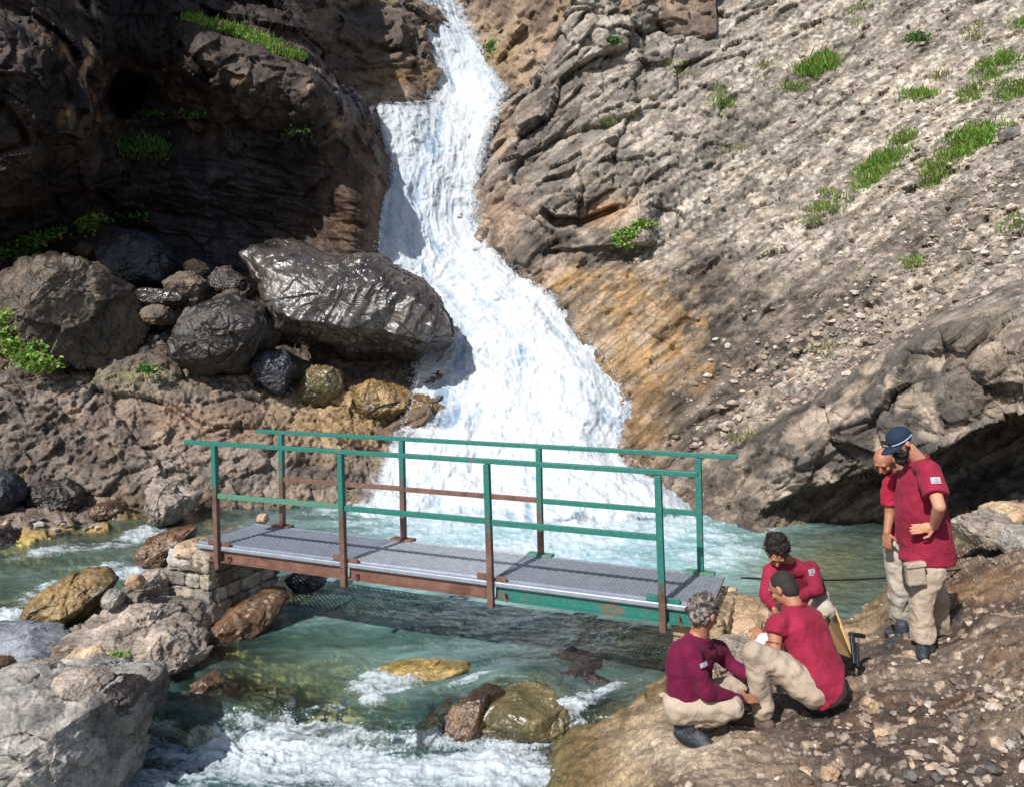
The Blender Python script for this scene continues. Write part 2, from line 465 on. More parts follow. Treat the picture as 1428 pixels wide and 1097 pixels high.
col = colmix(col, (low, purp), (np.clip(blob(PX, PY, 100, 110, 45, 75, -25) * 1.3, 0, 1) * t2, lin('#a07f60', .9)), (np.clip(blob(PX, PY, 118, 30, 14, 70) * 1.2, 0, 1) * t2, lin('#b09a86', .9)),  # tan patches: rock colour with sunlight painted in
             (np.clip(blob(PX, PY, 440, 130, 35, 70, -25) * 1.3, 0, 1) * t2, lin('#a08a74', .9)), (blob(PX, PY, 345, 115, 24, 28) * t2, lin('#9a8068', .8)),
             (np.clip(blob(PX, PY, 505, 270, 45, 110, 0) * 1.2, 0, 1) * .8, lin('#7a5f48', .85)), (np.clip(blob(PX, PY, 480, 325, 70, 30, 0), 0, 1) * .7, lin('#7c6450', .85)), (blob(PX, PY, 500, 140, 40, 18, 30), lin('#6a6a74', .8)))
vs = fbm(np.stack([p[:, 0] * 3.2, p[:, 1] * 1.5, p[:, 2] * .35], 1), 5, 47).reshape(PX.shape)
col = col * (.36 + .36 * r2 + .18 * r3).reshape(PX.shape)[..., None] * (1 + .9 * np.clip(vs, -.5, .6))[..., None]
col = col * (1 + 1.6 * t2 * np.clip(blob(PX, PY, 100, 115, 50, 80, -25) + blob(PX, PY, 118, 30, 18, 70) + .6 * blob(PX, PY, 445, 130, 35, 60, -25), 0, 1))[..., None]  # tan patches brightened in the colour to look sunlit
keep = ~((PX > 548) & (PY < 130) & (PY > 20))
keep = ~((PX > np.interp(PY, [-420, 0, 60, 110, 130, 160, 200, 260, 350, 420, 470], [430, 418, 440, 474, 500, 545, 556, 556, 545, 560, 575]) + 6 * np.sin(PY * .21)))
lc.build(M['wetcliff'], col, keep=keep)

# unseen mass added out of frame to keep the sun off the cliff
def lump(name, V, mat):
    bm = bmesh.new()
    for v in V: bm.verts.new(v)
    bmesh.ops.convex_hull(bm, input=bm.verts)
    bmesh.ops.subdivide_edges(bm, edges=bm.edges, cuts=12, use_grid_fill=True)
    me = bpy.data.meshes.new(name); bm.to_mesh(me); bm.free()
    co_ = np.zeros(len(me.vertices) * 3, np.float32); me.vertices.foreach_get('co', co_); q = co_.reshape(-1, 3).astype(float)
    h, c, r = facet(q * .35, 3)
    q += np.stack([h, h * .6, h * .5], 1) * 1.4
    me.vertices.foreach_set('co', q.astype(np.float32).ravel()); me.update()
    o = link(name, me, mat); tag(o, kind='structure'); return o


SHADE_MASS = [(-34, 10, 15.5), (-12.8, 9.8, 15.2), (-9.9, 13.0, 15.2), (-8.6, 19, 15.6), (-8.0, 26, 17), (-34, 30, 15), (-34, 9, 30), (-14, 12, 24), (-11, 24, 24), (-30, 30, 30)]
lump('cliff_shade_mass', SHADE_MASS, mat_rock('shade mass rock', base=(lin('#4a4038'), lin('#6a5c50')), scale=3))

# ---- left bank: the rough shelf that carries the boulders
PX, PY = pxgrid(-420, 640, 385, 770, 1.7)
Y = rbf([(-400, 515, 14.6), (-400, 720, 13), (0, 515, 15.2), (0, 600, 14.3), (0, 700, 13.6), (100, 520, 15.4), (200, 532, 15.3), (200, 620, 14.4), (200, 700, 13.8), (350, 548, 15.6), (350, 620, 14.7), (350, 700, 14.0), (450, 572, 15.8), (450, 640, 14.9), (440, 690, 14.4),
         (540, 598, 16.2), (520, 640, 15.4), (500, 680, 14.7), (560, 670, 15.4), (620, 600, 17.4), (620, 700, 15.4), (0, 450, 17), (0, 390, 19), (200, 450, 17.3), (200, 390, 19), (350, 490, 17), (350, 420, 18.6), (450, 520, 17), (550, 530, 17.4), (450, 470, 18.8), (600, 480, 19), (600, 385, 20.5),
         (0, 770, 13.0), (300, 770, 13.2), (600, 770, 14)], PX, PY)
bank = Sheet('left_bank', PX, PY, Y)
p = pts3(bank.Q)
wp = warp(p, .25, .8, 23)
h1, c1, r1 = facet(rot_xz(wp, -15, .7, 1.3, .7), 25)
h2, c2, r2 = facet(rot_xz(wp, -25, 2.2, 3.2, 2.2), 29)
h3, c3, r3 = facet(rot_xz(wp, 30, 5.5, 9, 5.5), 30); h4, c4, r4 = facet(rot_xz(wp, 10, 14, 18, 14), 31)
d = (.22 * h1 + .11 * h2 + .07 * h3 + .028 * h4 + .26 * fbm(p * 1.1, 6, 2, gain=.5) - .06 * np.exp(-c1 * 12)).reshape(PX.shape)
bank.displace(d)
t = sm(-.3, .4, fbm(p * 1.3, 5, 31)).reshape(PX.shape)
t2 = sm(-.1, .5, fbm(p * 3.1, 4, 41)).reshape(PX.shape)
col = mix(lin('#625852', .82), lin('#8f8378', .88), t[..., None])
col = colmix(col, (t2 * .5, lin('#9a8570', .85)), (np.clip(blob(PX, PY, 500, 585, 110, 45) * 1.4, 0, 1) * .8, lin('#a0855e', .9)), (blob(PX, PY, 190, 525, 60, 14) * .7, lin('#8a8560', .9)),
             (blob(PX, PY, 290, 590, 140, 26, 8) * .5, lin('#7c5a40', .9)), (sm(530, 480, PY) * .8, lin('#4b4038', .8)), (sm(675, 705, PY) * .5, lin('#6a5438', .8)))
col = col * (.62 + .2 * r2 + .25 * r3 + .25 * r4).reshape(PX.shape)[..., None]
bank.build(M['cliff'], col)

# ---- right cliff, scree slope and overhanging outcrop
PX, PY = pxgrid(640, 2000, -420, 800, 1.7)
Y = rbf([(800, -20, 23.3), (800, 60, 23), (760, 110, 23.2), (700, 160, 23.6), (680, 220, 22.6), (662, 280, 21.9), (690, 330, 20.3), (740, 375, 19.1), (800, 430, 17.9), (850, 500, 16.7), (875, 560, 16.0), (868, 630, 14.9), (890, 700, 14.3),
         (780, 230, 21.2), (740, 280, 20.4), (800, 260, 20.3), (850, 250, 20.0), (820, 300, 19.9), (900, 320, 19.3), (850, 350, 19.1), (800, 350, 19.0), (850, 400, 17.9), (900, 450, 16.9), (930, 520, 15.9), (950, 600, 14.8), (980, 680, 13.9),
         (900, 100, 23), (900, 0, 25), (1000, 0, 25.5), (1000, 200, 21.5), (1000, 350, 18.4), (1000, 480, 15.9), (1020, 600, 14.2), (1200, 0, 24), (1200, 150, 21), (1200, 300, 17.6), (1150, 420, 15.4), (1150, 520, 14.2), (1100, 580, 13.8), (1050, 640, 13.4), (1020, 690, 13.2),
         (1428, 0, 21), (1428, 150, 17.6), (1428, 300, 14), (1428, 390, 12.2), (1300, 400, 13.8), (1250, 480, 13.2), (1800, 0, 17), (1900, 300, 11), (1900, 600, 8.5), (1900, 780, 8), (1000, -400, 33), (1500, -400, 28), (1900, -400, 24), (800, -400, 30),
         (1150, 620, 12.7), (1250, 580, 12.0), (1340, 520, 11.2), (1428, 460, 10.4), (1428, 560, 9.9), (1300, 600, 11.4), (1100, 690, 12.9), (1200, 660, 12.4), (1428, 640, 9.8), (1428, 740, 9.4), (1200, 740, 12.4), (640, 700, 17), (640, 400, 23), (640, 0, 30), (650, 180, 26), (1100, 790, 12.2), (700, 60, 27)], PX, PY)
nz = (fbm(np.stack([PX.ravel() / 70, PY.ravel() / 70, PX.ravel() * 0], 1), 2, 77)).reshape(PX.shape)
# crest of the outcrop stands proud of the slope behind it
fy = np.interp(PX, [990, 1050, 1130, 1230, 1330, 1428, 1600], [640, 605, 560, 500, 440, 395, 350]) + nz * 22
crest = sm(-20, 8, PY - fy) * sm(1000, 1120, PX) * (.25 + .75 * sm(1400, 1300, PX))
Y = Y - .85 * crest * np.exp(-np.clip(PY - fy, 0, 999) / 260)
# roof of the hollow beneath it
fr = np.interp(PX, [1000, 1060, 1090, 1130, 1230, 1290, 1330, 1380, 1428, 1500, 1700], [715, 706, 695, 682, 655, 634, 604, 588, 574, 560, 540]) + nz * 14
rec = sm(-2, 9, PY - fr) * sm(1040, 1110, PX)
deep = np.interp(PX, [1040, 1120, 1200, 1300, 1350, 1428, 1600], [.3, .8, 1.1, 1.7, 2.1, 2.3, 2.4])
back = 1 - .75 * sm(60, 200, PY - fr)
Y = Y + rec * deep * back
# slanting second layer inside the hollow
# slot and slab over the falls
fs = np.interp(PX, [755, 775, 810, 850, 905, 960], [290, 303, 303, 288, 270, 250])
slot = sm(-3, 3, PY - fs) * sm(24, 10, PY - fs) * sm(750, 775, PX) * sm(870, 845, PX)
Y = Y + .9 * slot
slab = sm(7, 12, PY - fs) * sm(75, 55, PY - fs - (PX - 830) * .1) * sm(775, 800, PX) * sm(925, 900, PX)
Y = Y - .55 * slab
lo = sm(345, 352, PY + (PX - 760) * .05) * sm(740, 780, PX) * sm(940, 880, PX)
Y = Y + .5 * lo * np.exp(-np.clip(PY - 350, 0, 999) / 25)
rc = Sheet('right_cliff', PX, PY, Y)
p = pts3(rc.Q)
wp = warp(p, .22, .7, 33)
X_, Y_ = PX.ravel(), PY.ravel()
# where: massive wall upper left, loose rubble diagonal, tilted beds lower
wall = (sm(1080, 900, PX + (PY - 150) * .55) * sm(370, 330, PY)).ravel()
beds = (sm(300, 420, PY + (PX - 1000) * -.05 + nz * 60) * sm(1500, 1150, PX + (PY - 450) * -.4)).ravel()
out = (crest * (1 - rec)).ravel()
h1, c1, r1 = facet(rot_xz(wp, 38, .38, .75, .5), 35)
h2, c2, r2 = facet(rot_xz(wp, 38, 1.1, 2.4, 1.4), 39)
h3, c3, r3 = facet(rot_xz(wp, 38, 3.6, 6.5, 4), 40)
h4, c4, r4 = facet(rot_xz(wp, 30, 8, 11, 8), 44)
rub = np.clip(1 - wall - beds * .6 - out, 0, 1)
g = fbm(rot_xz(p, 38, .5, 2.2, .8), 5, 2)
d = (.46 * wall + .22 * out + .14) * h1 + (.13 + .08 * out + .11 * wall) * h2 + (.06 + .03 * rub + .0 * out) * h3 + (.018 + .018 * rub) * h4 + .11 * g + .07 * fbm(p * 1.2, 6, 66, gain=.6)
d -= .22 * wall * np.exp(-c1 * 14) + .10 * wall * np.exp(-c2 * 14) + .10 * out * np.exp(-c2 * 10)
d += .05 * rub * fbm(rot_xz(p, 38, .5, 6, 1.2), 4, 173, ridged=True)
d += .14 * beds * fbm(rot_xz(p, 40, .6, 5, 1), 4, 8, ridged=True)
wetface = (np.clip(blob(PX, PY, 860, 470, 75, 120, -25) + blob(PX, PY, 700, 320, 60, 50), 0, 1)).ravel()
cb = (np.exp(-((PY - fy) / 26) ** 2) * sm(1000, 1120, PX)).ravel(); d = d * (1 - .6 * cb) - .4 * cb * ((.13 + .08 * out) * h2 * .5 + .06 * h3 + .018 * h4)
d = d * (1 - .45 * wetface) * (1 - .6 * np.clip(slot + .6 * slab, 0, 1).ravel())
rc.displace(d.reshape(PX.shape))
R3 = r3.reshape(PX.shape); R4 = r4.reshape(PX.shape); R2 = r2.reshape(PX.shape); R1 = r1.reshape(PX.shape)
t = sm(-.35, .4, fbm(p * .7, 5, 131)).reshape(PX.shape)
t2 = sm(-.1, .45, fbm(rot_xz(p, 38, .7, 2.2, 1), 5, 141)).reshape(PX.shape)
t3 = sm(-.1, .35, fbm(p * 3.3, 4, 151)).reshape(PX.shape)
col = mix(lin('#857d75', .92), lin('#b0a69b', .92), t[..., None])                        # grey tan limestone
WALL = wall.reshape(PX.shape); BEDS = beds.reshape(PX.shape); OUT = crest * (1 - rec); RUB = rub.reshape(PX.shape)
rubc = mix(lin('#7c7369', .9), lin('#cbc1b3', .92), R4[..., None] ** 1.2)
bedc = mix(lin('#54483f', .8), lin('#8e7e6e', .9), t2[..., None])
outc = mix(lin('#5d5752', .85), lin('#9c8f82', .9), t3[..., None])
scree = np.clip(blob(PX, PY, 1240, 430, 190, 26, -38) * 1.3 + blob(PX, PY, 1090, 540, 90, 24, -50) * .8 + blob(PX, PY, 1300, 260, 240, 45, -36) * .8, 0, 1)
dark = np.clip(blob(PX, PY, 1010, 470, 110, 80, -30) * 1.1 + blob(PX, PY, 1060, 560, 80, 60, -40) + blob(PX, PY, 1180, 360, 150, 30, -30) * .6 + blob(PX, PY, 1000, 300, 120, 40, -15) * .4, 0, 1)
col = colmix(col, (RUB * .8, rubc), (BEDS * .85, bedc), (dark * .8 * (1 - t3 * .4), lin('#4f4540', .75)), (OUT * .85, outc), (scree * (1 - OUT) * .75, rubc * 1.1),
             (sm(.35, .62, blob(PX, PY, 880, 450, 75, 110, -28) * 1.25 + blob(PX, PY, 800, 400, 60, 25, 20) + .8 * fbm(rot_xz(p, 60, .8, 3, 1) * 1.3, 5, 191).reshape(PX.shape)) * (1 - .5 * t2) * (1 - .45 * t3) * sm(355, 385, PY), lin('#a2845f', .9)),
             (np.clip(blob(PX, PY, 895, 590, 34, 60, -5) * 1.3, 0, 1) * .9, lin('#84694a', .9)),
             (np.clip(blob(PX, PY, 700, 300, 45, 40, 40) * 1.2 + blob(PX, PY, 700, 180, 16, 40, 10), 0, 1) * .8, lin('#94785f', .9)),
             (np.clip(blob(PX, PY, 745, 180, 26, 90, 20) + blob(PX, PY, 730, 270, 40, 40) * .6 + blob(PX, PY, 770, 335, 45, 18, 15), 0, 1) * .75, lin('#5f5450', .85)),
             (np.clip(blob(PX, PY, 850, 295, 34, 18, -20) * 1.3, 0, 1) * .8, lin('#c8a27a', .95)),
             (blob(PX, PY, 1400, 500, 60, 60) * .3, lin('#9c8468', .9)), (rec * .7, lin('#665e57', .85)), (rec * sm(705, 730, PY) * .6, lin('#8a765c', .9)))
col = colmix(col, (t3 * .35 * (1 - rec), lin('#b5a390', .9)))
band = fbm(rot_xz(p, 38, .18, 1.0, .4) + 9, 5, 171).reshape(PX.shape)
col = col * (1 - .42 * sm(-.05, .4, band) * (1 - WALL * .7) * (1 - OUT))[..., None]
lines = fbm(rot_xz(p, 38, .5, 6, 1.2), 4, 173, ridged=True).reshape(PX.shape)
col = col * (1 - .45 * sm(.15, .55, lines) * (1 - .6 * OUT))[..., None]
col = col * (.60 + .26 * R2 + .30 * R3 + .26 * R4)[..., None]
EL_ = np.interp(PY, [-420, -20, 0, 60, 110, 150, 200, 240, 280, 310, 330, 350, 375, 400, 430, 480, 540, 600, 650, 700, 800], [790, 800, 808, 786, 750, 705, 682, 668, 658, 660, 668, 684, 715, 745, 775, 815, 858, 868, 862, 890, 930]) + 10 * sm(300, 400, PY)
keep = PX > EL_ - 12 + nz * 12
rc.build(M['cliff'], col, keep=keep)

# ---- the waterfall itself
PX, PY = pxgrid(500, 1010, -60, 760, 1.25)
LX = [(-60, 560), (0, 570), (20, 580), (45, 592), (80, 604), (110, 608), (128, 612), (140, 604), (143, 536), (165, 531), (190, 537), (220, 550), (240, 546), (270, 536), (300, 529), (350, 520), (400, 540), (470, 600), (510, 585), (560, 572), (600, 560), (640, 545), (690, 525), (722, 500)]
RX = [(-60, 640), (0, 636), (20, 640), (45, 652), (80, 672), (110, 690), (128, 698), (140, 692), (165, 684), (190, 674), (230, 664), (270, 656), (305, 656), (330, 668), (355, 692), (375, 716), (400, 742), (430, 778), (480, 822), (530, 860), (580, 876), (610, 866), (640, 868), (665, 905), (690, 970), (722, 1010)]
L_ = np.interp(PY, [a for a, b in LX], [b for a, b in LX]); R_ = np.interp(PY, [a for a, b in RX], [b for a, b in RX])
Y = rbf([(600, -60, 30.5), (610, 0, 29.2), (640, 60, 27.7), (655, 125, 26.1), (690, 100, 26), (610, 110, 26.2), (600, 0, 28.6), (560, 146, 23.0), (690, 146, 24.3), (620, 148, 24.9), (600, 200, 22.7), (540, 250, 21.0), (545, 200, 22.0), (600, 300, 21.6), (655, 300, 21.6), (530, 350, 19.9), (600, 400, 20), (700, 400, 19.3), (640, 350, 20.8),
         (700, 500, 17.5), (600, 480, 18.2), (800, 500, 17.0), (750, 580, 15.9), (860, 580, 15.9), (620, 560, 16.6), (700, 640, 14.9), (580, 640, 15.2), (860, 640, 14.9), (700, 690, 14.3), (560, 690, 14.5), (960, 690, 14.1), (700, 722, 13.3), (900, 722, 13.3), (500, 722, 13.4), (700, 760, 12.6), (500, 760, 12.8), (960, 760, 12.6)], PX, PY)
wf = Sheet('waterfall', PX, PY, Y)
p = pts3(wf.Q)
pf = p * np.array([1, .7, .62])
wv = warp(pf, .35, 1.1, 61)
n1 = fbm(wv * 1.6, 6, 52, gain=.6); n2 = fbm(wv * 6, 5, 55, gain=.65, ridged=True); n3 = fbm(wv * 17, 3, 57, gain=.7)
across = (PX - L_) / (R_ - L_ + 1)
st1 = fbm(np.stack([across.ravel() * 9, PY.ravel() / 95, n1 * .8], 1), 5, 151, gain=.6); st2 = fbm(np.stack([across.ravel() * 30, PY.ravel() / 42, n1 * 1.5], 1), 4, 155, gain=.6, ridged=True)
n4 = fbm(p * 8, 3, 58, gain=.6)
d = (.27 * n1 + .10 * st1 + .02 * st2 + .022 * n2 + .03 * n4).reshape(PX.shape) + .22 * blob(PX, PY, 850, 540, 90, 130)
edge = np.minimum(PX - L_, R_ - PX)
d = d + .25 * sm(0, 60, edge)
wf.displace(d)
e2 = edge + (n1 * 9 + n2 * 7 + n3 * 4).reshape(PX.shape)
dense = sm(-26, 26, e2) * 1.2
fade = sm(748, 716, PY + n1.reshape(PX.shape) * 24)
thin = np.clip(blob(PX, PY, 578, 145, 42, 5) * 1.2 + blob(PX, PY, 600, 590, 50, 30) * .3 + blob(PX, PY, 590, 590, 40, 40) * .55 + blob(PX, PY, 750, 470, 14, 30, -20) * .25 + blob(PX, PY, 695, 375, 22, 18) * .4 + blob(PX, PY, 625, 160, 50, 14) * .25, 0, 1)
dense = dense * fade - thin * (1 - .6 * n2.reshape(PX.shape)) * .9
s_ = sm(-.45, .2, (n1 * .4 + st1 * .6 + st2 * .35 + n2 * .25)).reshape(PX.shape)
col = mix(lin('#88a8c4', .8), lin('#e8edf1', .84), s_[..., None])  # blue-grey shading of the strands mixed into the white
col = colmix(col, (blob(PX, PY, 560, 290, 60, 90) * .35 + sm(150, 60, PY) * .25, lin('#b5cfe8', .9)), (sm(600, 700, PY) * .4 * (1 - s_), lin('#8fc0d0', .9)))  # blue shade of the left side and the top tinted into the colour
wf.build(M['fall'], col, keep=(edge > -46), attrs={'dense': dense}, kind='structure')

# spray: thousands of flung drops along both edges, one uncountable mass
def oct_drops(C, R, stretch=None):
    n = len(C)
    base = np.array([(1, 0, 0), (-1, 0, 0), (0, 1, 0), (0, -1, 0), (0, 0, 1), (0, 0, -1)], float)
    fc = np.array([(0, 2, 4), (2, 1, 4), (1, 3, 4), (3, 0, 4), (2, 0, 5), (1, 2, 5), (3, 1, 5), (0, 3, 5)])
    V = C[:, None] + base[None] * R[:, None, None] * (np.ones(3) if stretch is None else stretch)
    Fc = fc[None] + (np.arange(n) * 6)[:, None, None]
    return V.reshape(-1, 3), Fc.reshape(-1, 3)


yy = rng.uniform(5, 700, 9000); side = rng.random(9000) < .5
ex = np.where(side, np.interp(yy, [a for a, b in LX], [b for a, b in LX]), np.interp(yy, [a for a, b in RX], [b for a, b in RX]))
ex = ex + np.where(side, -1, 1) * (rng.exponential(4, 9000) - 6)
inn = rng.random(9000) < .35
ex = np.where(inn, np.interp(yy, [a for a, b in LX], [b for a, b in LX]) + rng.random(9000) * (np.interp(yy, [a for a, b in RX], [b for a, b in RX]) - np.interp(yy, [a for a, b in LX], [b for a, b in LX])), ex)
C = np.array([list(wf.at(a, b, .35 + .25 * random.random())[0]) for a, b in zip(ex[:5200], yy[:5200])])
V, Fc = oct_drops(C, rng.uniform(.003, .007, len(C)), np.array([1, 1, 1.5]))
dm, nt_, b_ = new_mat('water drops'); b_.inputs['Base Color'].default_value = (.85, .9, .95, 1); b_.inputs['Roughness'].default_value = .3
o = mesh_np('waterfall_spray', V, Fc, dm); tag(o, 'white spray flung off the edges of the waterfall', 'spray', kind='stuff')
# ------------------------------------------------------------------ ground, bed, water (rows of sight lines meeting a height)
def zsheet(name, PX, PY, Z):
    Yd = (CAMZ - Z) * F / (PY - HY)
    return Sheet(name, PX, PY, Yd)


# foreground slope on the right
PX, PY = pxgrid(640, 2300, 735, 2600, 1.6, estep=16)
Z = rbf([(1255, 900, .66), (1290, 908, .66), (1308, 888, .68), (1250, 878, .60), (968, 1032, .43), (1065, 1008, .49), (1140, 990, .53), (930, 1000, .34), (1428, 1097, 1.0), (1200, 1097, .82), (1000, 1097, .56), (880, 1097, .22), (800, 1097, -.1), (745, 1097, -.45), (1428, 930, 1.02), (1428, 830, .98), (1428, 765, .8),
         (1340, 850, .76), (1340, 780, .45), (1215, 862, .12), (1200, 905, .42), (1230, 880, .4), (925, 958, .03), (860, 985, -.08), (770, 1040, -.3), (1000, 940, .28), (1050, 900, .2), (1080, 870, .0), (1150, 875, .1), (1160, 840, -.15), (1100, 800, -.5), (1240, 800, -.12), (1300, 765, .08), (1200, 745, -.3), (700, 1040, -.8), (700, 900, -.9), (900, 900, -.35), (840, 950, -.3),
         (1700, 1000, 1.8), (1700, 780, 1.5), (2300, 1200, 2.2), (2300, 780, 2.2), (1428, 1500, 1.3), (1000, 1500, .9), (700, 1500, .1), (1428, 2600, 1.3), (700, 2600, .8), (640, 1200, -.6), (1428, 735, .4), (1000, 745, -.5)], PX, PY)
Z = np.minimum(Z, 2.3)
gr = zsheet('stony_slope', PX, PY, Z)
gr.N[..., :] = gr.N * .75 + np.array([0, 0, .35]); gr.N /= np.linalg.norm(gr.N, axis=-1, keepdims=True)
p = pts3(gr.Q)
wp = warp(p, .15, 2, 83)
h1, c1, r1 = facet(rot_xz(wp, 25, 1.6, 3, 2.2), 85, .12)
h2, c2, r2 = facet(rot_xz(wp, 25, 5, 8, 6), 89, .15)
h3, c3, r3 = facet(wp * 15, 90, .35)
h4, c4, r4 = facet(wp * 34, 94)
sh = PX.shape
smooth = np.clip(sm(.35, .1, Z) , 0, 1).ravel()
d = ((.05 + .09 * smooth) * h1 + (.028 + .03 * smooth) * h2 + .10 * fbm(rot_xz(p, 25, 1.2, 3.5, 2), 5, 6, ridged=True)) * (1 - .3 * smooth) + (.016 * h3 + .006 * h4) * (1 - .3 * smooth) + .05 * fbm(p * 2.2, 4, 2)
feet = np.zeros(sh)
for a, b in ((1255, 900), (1288, 912), (1308, 888), (1255, 880), (968, 1032), (1062, 1008), (1140, 990), (935, 1000)): feet = np.maximum(feet, blob(PX, PY, a, b, 34, 16))
d = d.reshape(sh) * (1 - feet) - .035 * feet
gr.displace(d)
t = sm(-.3, .35, fbm(p * 1.4, 5, 231)).reshape(sh); t2 = sm(-.05, .4, fbm(p * 4, 4, 241)).reshape(sh)
R3 = r3.reshape(sh); R4 = r4.reshape(sh); R2 = r2.reshape(sh)
col = mix(lin('#574a42', .75), lin('#857566', .8), t[..., None])
col = colmix(col, (t2 * .45, lin('#7a5c42', .8)), ((R3 > .93) * .5, lin('#c3ab92', .9)), ((R4 > .95) * .45, lin('#d0c4b4', .9)),
             (blob(PX, PY, 1330, 830, 130, 22, -14) * .5, lin('#a07a52', .85)),
             (sm(.32, .12, Z + (t - .5) * .2), mix(lin('#a89274', .85), lin('#766240', .8), sm(.2, -.1, Z + (t2 - .5) * .15)[..., None])),
             (np.clip(blob(PX, PY, 955, 1050, 80, 35, 10), 0, 1) * .8, lin('#cdbba2', .85)),
             (sm(-.05, -.3, Z) * .7, lin('#6a6a48', .7)))
col = col * (.72 + .28 * R2 + .3 * R3)[..., None]
gr.build(M['ground'], col)

# stream bed
PX, PY = pxgrid(-500, 1400, 670, 1500, 2.4, estep=16)
Z = rbf([(-300, 740, .25), (0, 735, .1), (60, 735, .08), (130, 735, .03), (0, 720, .2), (100, 760, -.12), (60, 800, -.2), (0, 850, -.2), (180, 800, -.25), (260, 735, -.12), (300, 715, -.05), (200, 720, -.03), (380, 720, -.2), (480, 705, -.15), (560, 720, -.5), (700, 720, -.9), (900, 720, -.9), (1000, 730, -.6), (1100, 725, -.25), (1200, 735, -.15),
         (1100, 770, -.5), (1200, 790, -.35), (500, 800, -.9), (700, 850, -1.0), (420, 840, -.5), (350, 880, -.3), (300, 930, -.1), (400, 930, -.35), (350, 970, -.3), (450, 985, -.3), (550, 960, -.4), (600, 880, -.9), (850, 900, -.5), (750, 930, -.35), (900, 850, -.6), (300, 1050, -.8), (600, 1080, -.8), (200, 990, -.3), (100, 950, .1), (60, 900, 0.), (-300, 950, .2), (150, 880, 0.1),
         (700, 1500, -.9), (0, 1500, -.6), (1300, 1400, -.9), (1400, 900, -.9), (-500, 1400, -.3), (700, 670, -.4), (0, 670, .3), (1300, 670, -.4)], PX, PY)
bd = zsheet('stream_bed', PX, PY, Z)
p = pts3(bd.Q); sh = PX.shape
h1, c1, r1 = facet(warp(p, .3, 1, 1) * 1.6, 185); h2, c2, r2 = facet(p * 5, 189); h3, c3, r3 = facet(p * 11, 190)
d = (.13 * h1 + .06 * h2 + .02 * h3 + .06 * fbm(p * 2, 4, 4)).reshape(sh)
bd.N[:] = [0, 0, 1]; bd.displace(d)
t = sm(-.3, .35, fbm(p * 1.3, 5, 31)).reshape(sh)
col = mix(lin('#6c5f3e', .9), lin('#a39058', .9), t[..., None])
col = colmix(col, (blob(PX, PY, 60, 740, 120, 14) * .7, lin('#b08f5c', .9)), (blob(PX, PY, 450, 930, 140, 50) * .6, lin('#8f9048', .9)), (blob(PX, PY, 240, 740, 80, 25) * .6, lin('#8a6a3c', .9)), (sm(-.4, -.8, Z), lin('#67807a', .9)), (sm(-.02, .06, Z), lin('#85776a', .85)))
col = col * (.6 + .4 * r1 + .4 * r2).reshape(sh)[..., None]
bd.build(M['bed'], col)

# water surface
PX, PY = pxgrid(-500, 1500, 676, 1500, 1.5, estep=14)
sh = PX.shape
lip = np.interp(PX, [-500, 0, 200, 330, 480, 580, 630, 700, 760, 830, 1500], [1010, 1005, 985, 985, 992, 1000, 965, 944, 950, 985, 1000])
nz2 = fbm(np.stack([PX.ravel() / 60, PY.ravel() / 30, PX.ravel() * 0], 1), 4, 78).reshape(sh)
Z = -.31 * sm(0, 66, PY - lip + nz2 * 14)
Z = Z + .035 * blob(PX, PY, 1010 - 60, 720, 140, 30) + .22 * sm(712, 676, PY) * sm(500, 560, PX) * sm(1000, 930, PX)
mound = blob(PX, PY, 740, 925, 90, 26) * .10 + blob(PX, PY, 560, 925, 60, 10) * -.05 + blob(PX, PY, 690, 880, 80, 14, -10) * .03
Z = Z + mound
ws = zsheet('stream_water', PX, PY, Z)
p = pts3(ws.Q)
# foam field
Fm = np.zeros(sh)
for cx, cy, rx, ry, a, g_ in [(720, 694, 220, 34, 0, 1.2), (680, 728, 170, 22, 0, .7), (800, 735, 120, 30, 5, .9), (720, 765, 170, 16, 3, .65), (930, 720, 60, 22, 20, .75), (1000, 745, 60, 26, 30, .42), (1060, 735, 40, 12, 20, .3), (600, 745, 60, 9, 0, .3), (980, 780, 70, 14, 15, .3), (560, 700, 60, 12, 0, .45),
                          (200, 745, 30, 9, -15, .85), (170, 757, 60, 7, -8, .5), (75, 770, 60, 7, -10, .35), (130, 800, 50, 8, -20, .4), (60, 830, 60, 14, -25, .5), (8, 862, 30, 12, -20, .95), (190, 800, 40, 9, -10, .55), (150, 790, 14, 8, 0, .3), (100, 700, 30, 5, 0, .6),
                          (380, 1060, 150, 34, 3, 1.1), (230, 1080, 90, 30, 0, .5), (230, 1020, 30, 12, 10, .6), (430, 1015, 110, 14, 4, .6), (560, 1080, 90, 25, 0, .65), (700, 1040, 60, 55, -25, 1.0), (715, 1000, 34, 24, -30, .8), (690, 1085, 110, 25, 0, .9), (545, 950, 46, 14, -10, .9), (520, 975, 16, 22, 0, .6), (800, 1050, 50, 40, -30, .45), (700, 1180, 300, 60, 0, .7), (290, 1180, 200, 50, 0, .7),
                          (400, 1005, 10, 10, 0, .7), (610, 1034, 50, 12, 8, .8), (705, 1006, 40, 16, -20, .95), (780, 992, 50, 12, -20, .75), (850, 962, 26, 5, -20, .5), (655, 948, 34, 5, -20, .4), (480, 990, 60, 7, 0, .3), (850, 885, 60, 6, -10, .18), (700, 868, 120, 7, -4, .16)]:
    Fm = np.maximum(Fm, blob(PX, PY, cx, cy, rx, ry, a) * g_) + .15 * blob(PX, PY, cx, cy, rx, ry, a) * g_
flow = np.stack([p[:, 0] * .55, p[:, 1] * 1.3, p[:, 2]], 1)
wv = warp(flow, .4, 1.2, 91)
f5 = fbm(warp(p * np.array([1, 1.6, 1]), .5, 1.5, 95) * 4.2, 4, 112, ridged=True)
